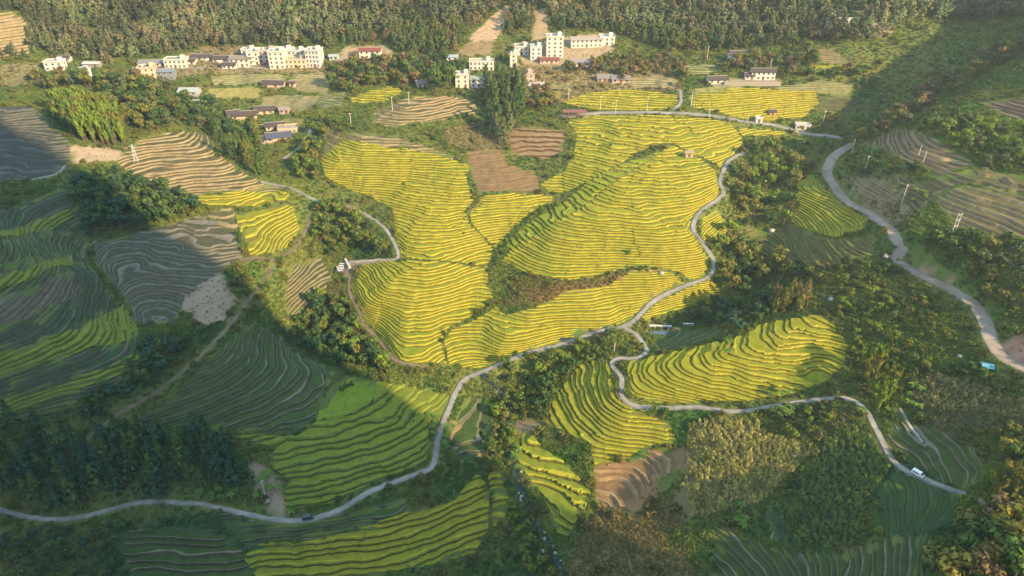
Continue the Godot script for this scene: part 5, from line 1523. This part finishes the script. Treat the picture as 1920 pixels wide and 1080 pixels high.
	grove("pine_tree", "in the lower left wood", "dark pine", "tree", 5.6, 110, 0.65, 1.05, ["deep", "blue", "mid"], false, [-189.5, -183.4, -177.3, -193.8, -159.6, -186.7, -143.6, -191.5, -118.9, -197.4, -106.7, -195.3, -98.5, -186.1, -97.1, -179.7, -123.9, -177.3, -140.4, -174.8, -162.0, -170.9, -186.0, -166.7])
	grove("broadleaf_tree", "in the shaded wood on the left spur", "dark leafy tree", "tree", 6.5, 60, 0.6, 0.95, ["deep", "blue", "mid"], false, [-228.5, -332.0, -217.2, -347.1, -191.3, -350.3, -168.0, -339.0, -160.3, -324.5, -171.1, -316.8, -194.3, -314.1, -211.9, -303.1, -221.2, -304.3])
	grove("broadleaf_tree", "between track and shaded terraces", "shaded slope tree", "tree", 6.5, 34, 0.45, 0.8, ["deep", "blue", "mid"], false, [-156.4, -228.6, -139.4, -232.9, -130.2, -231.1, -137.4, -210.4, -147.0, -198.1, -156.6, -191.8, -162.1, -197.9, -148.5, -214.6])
	grove("broadleaf_tree", "along the stream below the concrete path", "streamside tree", "tree", 5.5, 20, 0.35, 0.65, ["olive", "fresh", "mid"], false, [-8.1, -229.5, 5.8, -232.0, 7.9, -218.8, 0.0, -206.3, -1.1, -196.7, -7.4, -195.1, -9.8, -207.3])
	grove("broadleaf_tree", "along the dark stream at the bottom", "bottom streamside tree", "tree", 5.0, 14, 0.35, 0.6, ["fresh", "mid", "olive"], false, [-1.0, -181.9, 5.1, -179.4, 13.6, -163.0, 15.2, -155.3, 4.8, -156.1, 0.0, -169.9])
	grove("broadleaf_tree", "below the hillside road", "slope bush", "bush", 5.0, 60, 0.22, 0.5, ["mid", "olive", "fresh", "deep"], false, [140.1, -262.3, 161.5, -262.0, 175.2, -252.5, 176.2, -223.4, 161.1, -210.8, 143.9, -215.5, 139.2, -230.3])
	grove("broadleaf_tree", "in the shaded ravine behind the curving terraces", "dark ravine tree", "tree", 6.5, 34, 0.5, 0.8, ["deep", "mid", "blue"], false, [79.7, -277.3, 98.6, -282.8, 113.4, -282.3, 125.8, -283.3, 131.8, -267.2, 113.9, -255.0, 100.0, -246.5, 93.1, -268.6])
	grove("bamboo_clump", "at the right end of the curving terraces", "pale drooping bamboo", "bamboo", 6.0, 12, 0.6, 0.85, ["fresh", "olive"], false, [139.4, -224.7, 145.6, -219.6, 147.8, -202.4, 136.5, -189.7, 134.7, -200.9])
	grove("broadleaf_tree", "under the blue shelter", "leafy low bush", "bush", 4.5, 40, 0.22, 0.45, ["deep", "mid", "fresh"], false, [154.5, -213.1, 172.8, -212.2, 180.6, -193.6, 171.0, -191.1, 163.7, -208.3, 150.1, -203.4])
	grove("broadleaf_tree", "above the dry maize", "bank bush", "bush", 4.5, 18, 0.25, 0.5, ["mid", "fresh", "deep"], false, [95.6, -204.0, 111.4, -203.5, 124.0, -200.4, 120.4, -190.9, 104.5, -188.2, 97.6, -196.8])
	grove("broadleaf_tree", "at the lower right edge", "olive edge tree", "tree", 7.0, 14, 0.5, 0.8, ["olive", "mid", "gold"], false, [166.2, -181.7, 177.4, -173.4, 159.6, -144.9, 154.3, -156.8])
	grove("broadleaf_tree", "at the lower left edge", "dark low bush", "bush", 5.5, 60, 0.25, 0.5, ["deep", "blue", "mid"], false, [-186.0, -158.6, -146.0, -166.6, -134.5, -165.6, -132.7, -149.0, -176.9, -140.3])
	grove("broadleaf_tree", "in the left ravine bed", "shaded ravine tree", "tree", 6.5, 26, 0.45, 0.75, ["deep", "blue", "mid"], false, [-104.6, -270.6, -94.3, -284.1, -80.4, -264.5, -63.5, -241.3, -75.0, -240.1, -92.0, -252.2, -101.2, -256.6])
	grove("broadleaf_tree", "on the slopes round the far strips", "upper scrub tree", "tree", 7.0, 50, 0.4, 0.75, ["mid", "grey", "olive", "deep"], false, [185.5, -359.9, 202.0, -335.0, 221.1, -307.2, 239.1, -301.1, 234.1, -291.3, 202.7, -306.4, 198.8, -324.7, 185.1, -344.2])
	grove("broadleaf_tree", "between the small terraces and the ravine", "middle slope tree", "tree", 7.0, 36, 0.4, 0.75, ["deep", "mid", "olive"], false, [135.5, -324.0, 151.6, -284.7, 169.5, -270.3, 145.1, -266.7, 133.5, -285.3, 127.0, -311.0])
	var lone := [[[58.2, -302.8], "rounded bush alone on the great golden lobe", 0.55], [[-61.0, -363.5], "dark bush in the upper left golden terraces", 0.32], [[-25.2, -323.8], "small bush at the edge of the gully hollow", 0.36], [[58.6, -394.5], "spreading bush in the upper golden terraces", 0.6], [[35.8, -383.8], "pale bushy tree at the right edge of the brown clearing", 0.6], [[26.6, -386.5], "dark round tree behind the pale bushy tree", 0.6], [[-32.3, -257.3], "light green bush at the bottom of the gully", 0.45], [[101.2, -440.1], "dark clump where the lane meets the village road", 0.5], [[-46.3, -399.7], "dark tree at the corner of the olive terraces", 0.6], [[92.1, -242.3], "light bush in front of the dark ravine plots", 0.4], [[102.9, -212.7], "leafy bush under the curving golden terraces", 0.6], [[136.0, -215.3], "tall bush at the right end of the curving terraces", 0.7], [[143.8, -210.5], "pale drooping tree right of the curving terraces", 0.85], [[-23.9, -245.6], "light bush above the bend of the concrete path", 0.5], [[38.7, -359.1], "low bush on the upper gully", 0.3], [[-76.2, -346.4], "dark bush at the corner of the left ravine", 0.5]]
	for l in lone:
		var tone: StandardMaterial3D = greens[["mid", "deep", "fresh", "olive"][rng.randi_range(0, 3)]]
		plant("broadleaf_tree", at(l[0], -0.8), l[2], [tone], l[1], "bush", "")
	# bushes down the gully of the bowl
	grove("broadleaf_tree", "down the gully of the golden bowl", "gully bush", "bush", 3.2, 26, 0.18, 0.36, ["mid", "fresh"], false, [23.4, -348.5, 25.4, -342.2, 7.1, -328.4, -2.8, -314.7, -8.1, -304.3, -11.4, -304.7, -6.9, -317.5, 1.4, -328.3], true)
	bananas()
	maize()
	hill_forest()
	scrub()


func bananas() -> void:
	var blades := []
	for k in 3:
		var v := PackedVector3Array()
		var nn := PackedVector3Array()
		var c := PackedColorArray()
		var idx := PackedInt32Array()
		var n := 6
		for q in n + 1:
			var t := float(q) / n
			var wide := 0.42 * sin(PI * clampf(t * 0.92 + 0.06, 0.0, 1.0)) + 0.02
			var p := Vector3(2.2 * t, 1.0 * t - (1.5 + 0.2 * k) * t * t, 0)
			for s in [-1.0, 0.0, 1.0]:
				v.append(p + Vector3(0, 0.14 * absf(s), s * wide))
				nn.append(Vector3(0.2, 1, -0.3 * s).normalized())
				c.append(Color(0.9, 1, 0.9) if s != 0.0 else Color(1.2, 1.2, 1.0))
		for q in n:
			for s in 2:
				var a := q * 3 + s
				idx.append_array([a, a + 1, a + 3, a + 1, a + 4, a + 3])
		blades.append(surface(v, nn, c, idx, true))
	var stem := trunk_mesh(2.4, 0.2, 0, 1.0, 3)
	var lm := leaf_mat("banana", 0.15, 0.22, 0.035)
	var lm2 := leaf_mat("banana_dark", 0.10, 0.19, 0.045)
	var groups := [
		[[-119.6, -289.8, -114.8, -294.6, -111.5, -286.2, -115.4, -280.3], 7, "beside the dirt track on the left spur"], [[-100.7, -183.0, -92.6, -185.7, -85.3, -178.9, -94.5, -176.4], 9, "above the lower left path"], [[-121.8, -176.6, -100.7, -178.8, -98.8, -174.4, -119.2, -174.2], 10, "in the row below the dark wood"],
		[[101.3, -210.5, 113.1, -211.8, 110.5, -200.8, 100.5, -200.2], 9, "under the curving golden terraces"], [[131.4, -199.9, 135.1, -197.5, 131.6, -192.2, 128.5, -195.1], 4, "at the bend of the narrow path"], [[138.2, -195.8, 141.6, -195.1, 139.6, -190.4, 136.2, -191.2], 3, "just right of the narrow path bend"],
		[[74.5, -168.5, 82.6, -168.7, 79.3, -154.8, 73.0, -157.2], 7, "in the shaded maize hollow"], [[-1.1, -206.5, 4.3, -203.1, 5.2, -193.2, 0.4, -194.6], 6, "left of the tapering terraces"], [[89.2, -244.0, 93.8, -239.1, 90.9, -231.3, 86.8, -235.0], 3, "left of the curving terraces top"],
		[[-35.5, -217.6, -30.1, -217.8, -29.7, -200.0, -32.8, -199.5], 7, "inside the bend of the concrete path"], [[-27.7, -215.7, -24.3, -213.9, -23.9, -200.8, -26.8, -200.4], 6, "outside the bend of the concrete path"], [[190.9, -334.4, 198.3, -323.2, 203.4, -305.6, 198.7, -302.1, 194.4, -317.7], 9, "in the bright plot among the strips"],
		[[152.1, -207.6, 156.0, -200.0, 148.9, -192.8, 145.9, -198.1], 5, "above the shaded orchard"], [[-95.1, -326.5, -87.7, -324.8, -89.5, -318.2, -94.8, -319.7], 4, "by the weir"], [[-64.7, -260.6, -55.0, -247.8, -55.0, -240.2, -61.9, -245.7], 4, "at the foot of the lower left golden terraces"], [[11.8, -236.5, 19.8, -233.1, 16.0, -224.8, 10.4, -228.2], 4, "beside the golden nose"], [[135.8, -134.5, 145.4, -134.5, 140.6, -127.3, 133.2, -128.0], 5, "in the bottom right thicket"], [[-83.4, -179.0, -80.9, -178.3, -80.7, -172.4, -84.1, -172.2], 3, "by the earth bank at the lower left"]]
	for gr in groups:
		var spots := scatter(poly(gr[0]), 2.6, gr[1], true)
		for n in spots.size():
			var q: Vector2 = spots[n]
			var o := thing("banana_plant", "banana plant, %s from the left %s" % [ordinal(n), gr[2]], "banana plant", Vector3(q.x, hgt(q.x, q.y), q.y), rng.randf() * TAU, "banana plants " + gr[2])
			o.scale = Vector3.ONE * rng.randf_range(0.6, 1.0)
			part("stem", stem, mat("banana_stem", lin(0.16, 0.16, 0.06), 0.8), o)
			for k in 8:
				part("leaf", blades[k % 3], lm if rng.randf() < 0.7 else lm2, o, Vector3(0, 2.3, 0), Vector3(0, TAU * k / 8.0 + rng.randf() * 0.5, rng.randf_range(-0.2, 0.45)))


func maize() -> void:
	var meshes := []
	for k in 3:
		meshes.append(leafy(60 + k, 0.85, 0.1, 1.7, 30, 0.5, "plume"))
	var plots := [
		["dry sunlit maize field below the narrow path", Color(0.52, 0.46, 0.17), 1.0, [69.6, -204.0, 79.7, -204.6, 94.6, -200.2, 96.5, -193.0, 105.8, -186.5, 107.6, -180.9, 98.2, -173.7, 85.0, -164.1, 72.8, -164.9, 62.2, -165.5, 58.7, -174.1, 65.4, -182.2]],
		["rows of green maize in the shade of the hill, bottom right", Color(0.22, 0.29, 0.085), 1.5, [112.6, -184.8, 125.4, -189.6, 129.1, -180.8, 129.4, -168.7, 121.2, -161.2, 111.9, -150.2, 114.2, -144.7, 101.4, -143.0, 86.4, -150.0, 86.1, -161.8, 96.4, -167.6, 105.5, -174.3]],
		["grey dry maize in the shaded orchard at the right", Color(0.24, 0.24, 0.11), 1.2, [152.7, -209.0, 164.3, -209.7, 172.0, -199.8, 177.5, -187.8, 170.3, -168.8, 163.6, -180.0, 153.0, -175.5, 148.1, -187.2]],
		["pale dry maize at the right edge of the view", Color(0.36, 0.31, 0.13), 1.1, [170.3, -192.9, 184.8, -183.8, 172.2, -162.0, 167.9, -170.0, 167.4, -184.0]],
	]
	for pl in plots:
		var spots := []
		var p := poly(pl[3])
		var b := bounds(p)
		var gap: float = pl[2]
		for j in int(b.size.y / 0.7):
			for i in int(b.size.x / gap):
				var q := b.position + Vector2(i * gap + 5.0 * sin(j * 0.025 + i * 0.03) + rng.randf_range(-0.4, 0.4) + 3.0 * n_small.get_noise_2d(i * 3.0, j * 1.5), j * 0.7 + rng.randf_range(-0.3, 0.3))
				var id := zone(q.x, q.y)
				if id == ROAD or (id > 0 and id < BARE) or rng.randf() < 0.08 or not Geometry2D.is_point_in_polygon(q, p):
					continue
				var c: Color = pl[1]
				c = c * rng.randf_range(0.8, 1.2)
				c = c.lerp(Color(0.11, 0.17, 0.04), clampf(n_small.get_noise_2d(q.x * 2.0, q.y * 2.0) * 1.2, 0.0, 0.6))
				spots.append([Vector3(q.x, hgt(q.x, q.y) - 0.1, q.y), rng.randf_range(0.7, 1.15), c])
		masses("maize", pl[0], "maize field", meshes, mat("maize_leaf", Color.WHITE, 0.8, null, 1.0, true, lin(0.3, 0.35, 0.12)), spots)


func hill_forest() -> void:
	kinds["forest_tree"] = []
	for k in 4:
		kinds["forest_tree"].append([leafy(80 + k, 2.5, 1.5, 9.0, 190, 0.7, "cone" if k < 1 else ("column" if k < 2 else "round")), trunk_mesh(7.0, 0.22, 0, 1.0, k)])
	var edge := poly([-365.0, -466.5, -351.4, -487.6, -335.6, -499.5, -327.0, -502.4, -308.0, -500.0, -284.7, -497.1, -270.2, -507.0, -254.1, -514.6, -226.5, -524.5, -188.5, -528.6, -156.6, -526.8, -136.3, -523.0, -125.2, -526.5, -94.0, -528.3, -76.3, -509.5, -42.0, -510.6, -35.4, -532.6, 0.0, -539.9, 19.8, -535.1, 47.9, -543.7, 79.7, -541.5, 94.1, -529.0, 115.1, -513.7, 141.8, -513.4, 168.5, -514.4, 203.6, -507.2, 224.4, -504.6, 251.1, -498.6, 282.1, -508.8, 313.8, -511.9, 357.3, -512.1, 362.3, -479.3])
	edge.append(Vector2(540, -780))
	edge.append(Vector2(-450, -780))
	var spots := scatter(edge, 3.9, 100000)
	var near := []
	var far := []
	var belt := []
	for q: Vector2 in spots:
		if n_big.get_noise_2d(q.x * 3.0, q.y * 3.0) + 0.25 * rng.randf() < -0.24:
			continue
		belt.append(q)
	belt.sort_custom(func(a, b): return a.length() + (1000.0 if absf(a.x) > 0.69 * -a.y else 0.0) < b.length() + (1000.0 if absf(b.x) > 0.69 * -b.y else 0.0))
	for n in belt.size():
		var q: Vector2 = belt[n]
		var w := Vector3(q.x, hgt(q.x, q.y) - 0.2, q.y)
		var t := n_big.get_noise_2d(q.x * 1.6, q.y * 1.6 + 300.0)
		if n < 290:
			plant("forest_tree", w, rng.randf_range(0.7, 1.15), [greens.grey, greens.mid, greens.olive if t > 0.0 else greens.deep, greens.rust if t > 0.15 else greens.grey], "grey green tree at the lower edge of the forested mountainside", "tree", "trees along the lower edge of the mountain forest")
		else:
			var c := Color(0.065, 0.085, 0.038).lerp(Color(0.105, 0.11, 0.05), rng.randf()).lerp(Color(0.15, 0.11, 0.065), clampf(t * 2.2 + 0.15, 0.0, 0.85) * rng.randf())
			far.append([w, rng.randf_range(0.6, 1.35), c * 1.65 * rng.randf_range(0.75, 1.25) * (1.0 + 0.9 * n_big.get_noise_2d(q.x * 0.9 + 500.0, q.y * 0.9))])
	var meshes := []
	for k in 4:
		meshes.append(kinds["forest_tree"][k][0])
	masses("forest", "grey green forest covering the mountainside along the top", "forest", meshes, mat("forest_leaf", Color.WHITE, 0.8, null, 1.0, true, lin(0.3, 0.4, 0.12)), far)


func scrub() -> void:
	var cover := []
	for k in 5:
		cover.append(leafy(100 + k, 1.3, 0.0, 0.8, 60, 0.30, "round"))
	var shrubs := []
	for k in 5:
		shrubs.append(leafy(110 + k, 1.4, 0.0, 1.9, 130, 0.36, "round"))
	var low := []
	var high := []
	var z := -600.0
	while z < -95.0:
		var gap := 1.35 if z > -330.0 else 1.9
		var x := -460.0
		while x < 440.0:
			var q := Vector2(x + rng.randf() * gap, z + rng.randf() * gap)
			x += gap
			if absf(q.x) > -q.y * 0.9 + 40.0:
				continue
			var id := zone(q.x, q.y)
			if id != 0 and (id != BARE or rng.randf() > 0.22):
				continue
			var t := n_big.get_noise_2d(q.x * 2.0, q.y * 2.0)
			var u := n_small.get_noise_2d(q.x * 1.5, q.y * 1.5)
			var c := Color(0.085, 0.155, 0.032).lerp(Color(0.21, 0.25, 0.048), clampf(0.45 + 1.1 * t, 0.0, 1.0)).lerp(Color(0.19, 0.165, 0.06), clampf(u * 1.8 - 0.1, 0.0, 0.6))
			for p in tint:
				if p.box.has_point(q) and Geometry2D.is_point_in_polygon(q, p.poly):
					c = c.lerp(p.c, 0.75)
			var w := Vector3(q.x, hgt(q.x, q.y) - 0.15, q.y)
			var tall := u + 0.5 * t
			if id == 0 and rng.randf() < clampf(0.03 + 0.7 * (tall - 0.05), 0.02, 0.40):
				high.append([w, rng.randf_range(0.6, 1.5), c * rng.randf_range(0.65, 1.0)])
			else:
				low.append([w, rng.randf_range(0.6, 1.15) * (1.0 if id == 0 else 0.5), c * rng.randf_range(0.88, 1.12)])
		z += gap
	var m := mat("scrub_leaf", Color.WHITE, 0.8, null, 1.0, true, lin(0.3, 0.4, 0.12))
	masses("undergrowth", "low green weeds and grass covering the banks and slopes between the fields", "undergrowth", cover, m, low)
	masses("shrubs", "taller green scrub thickets in the ravines and on the slopes", "shrubs", shrubs, m, high)
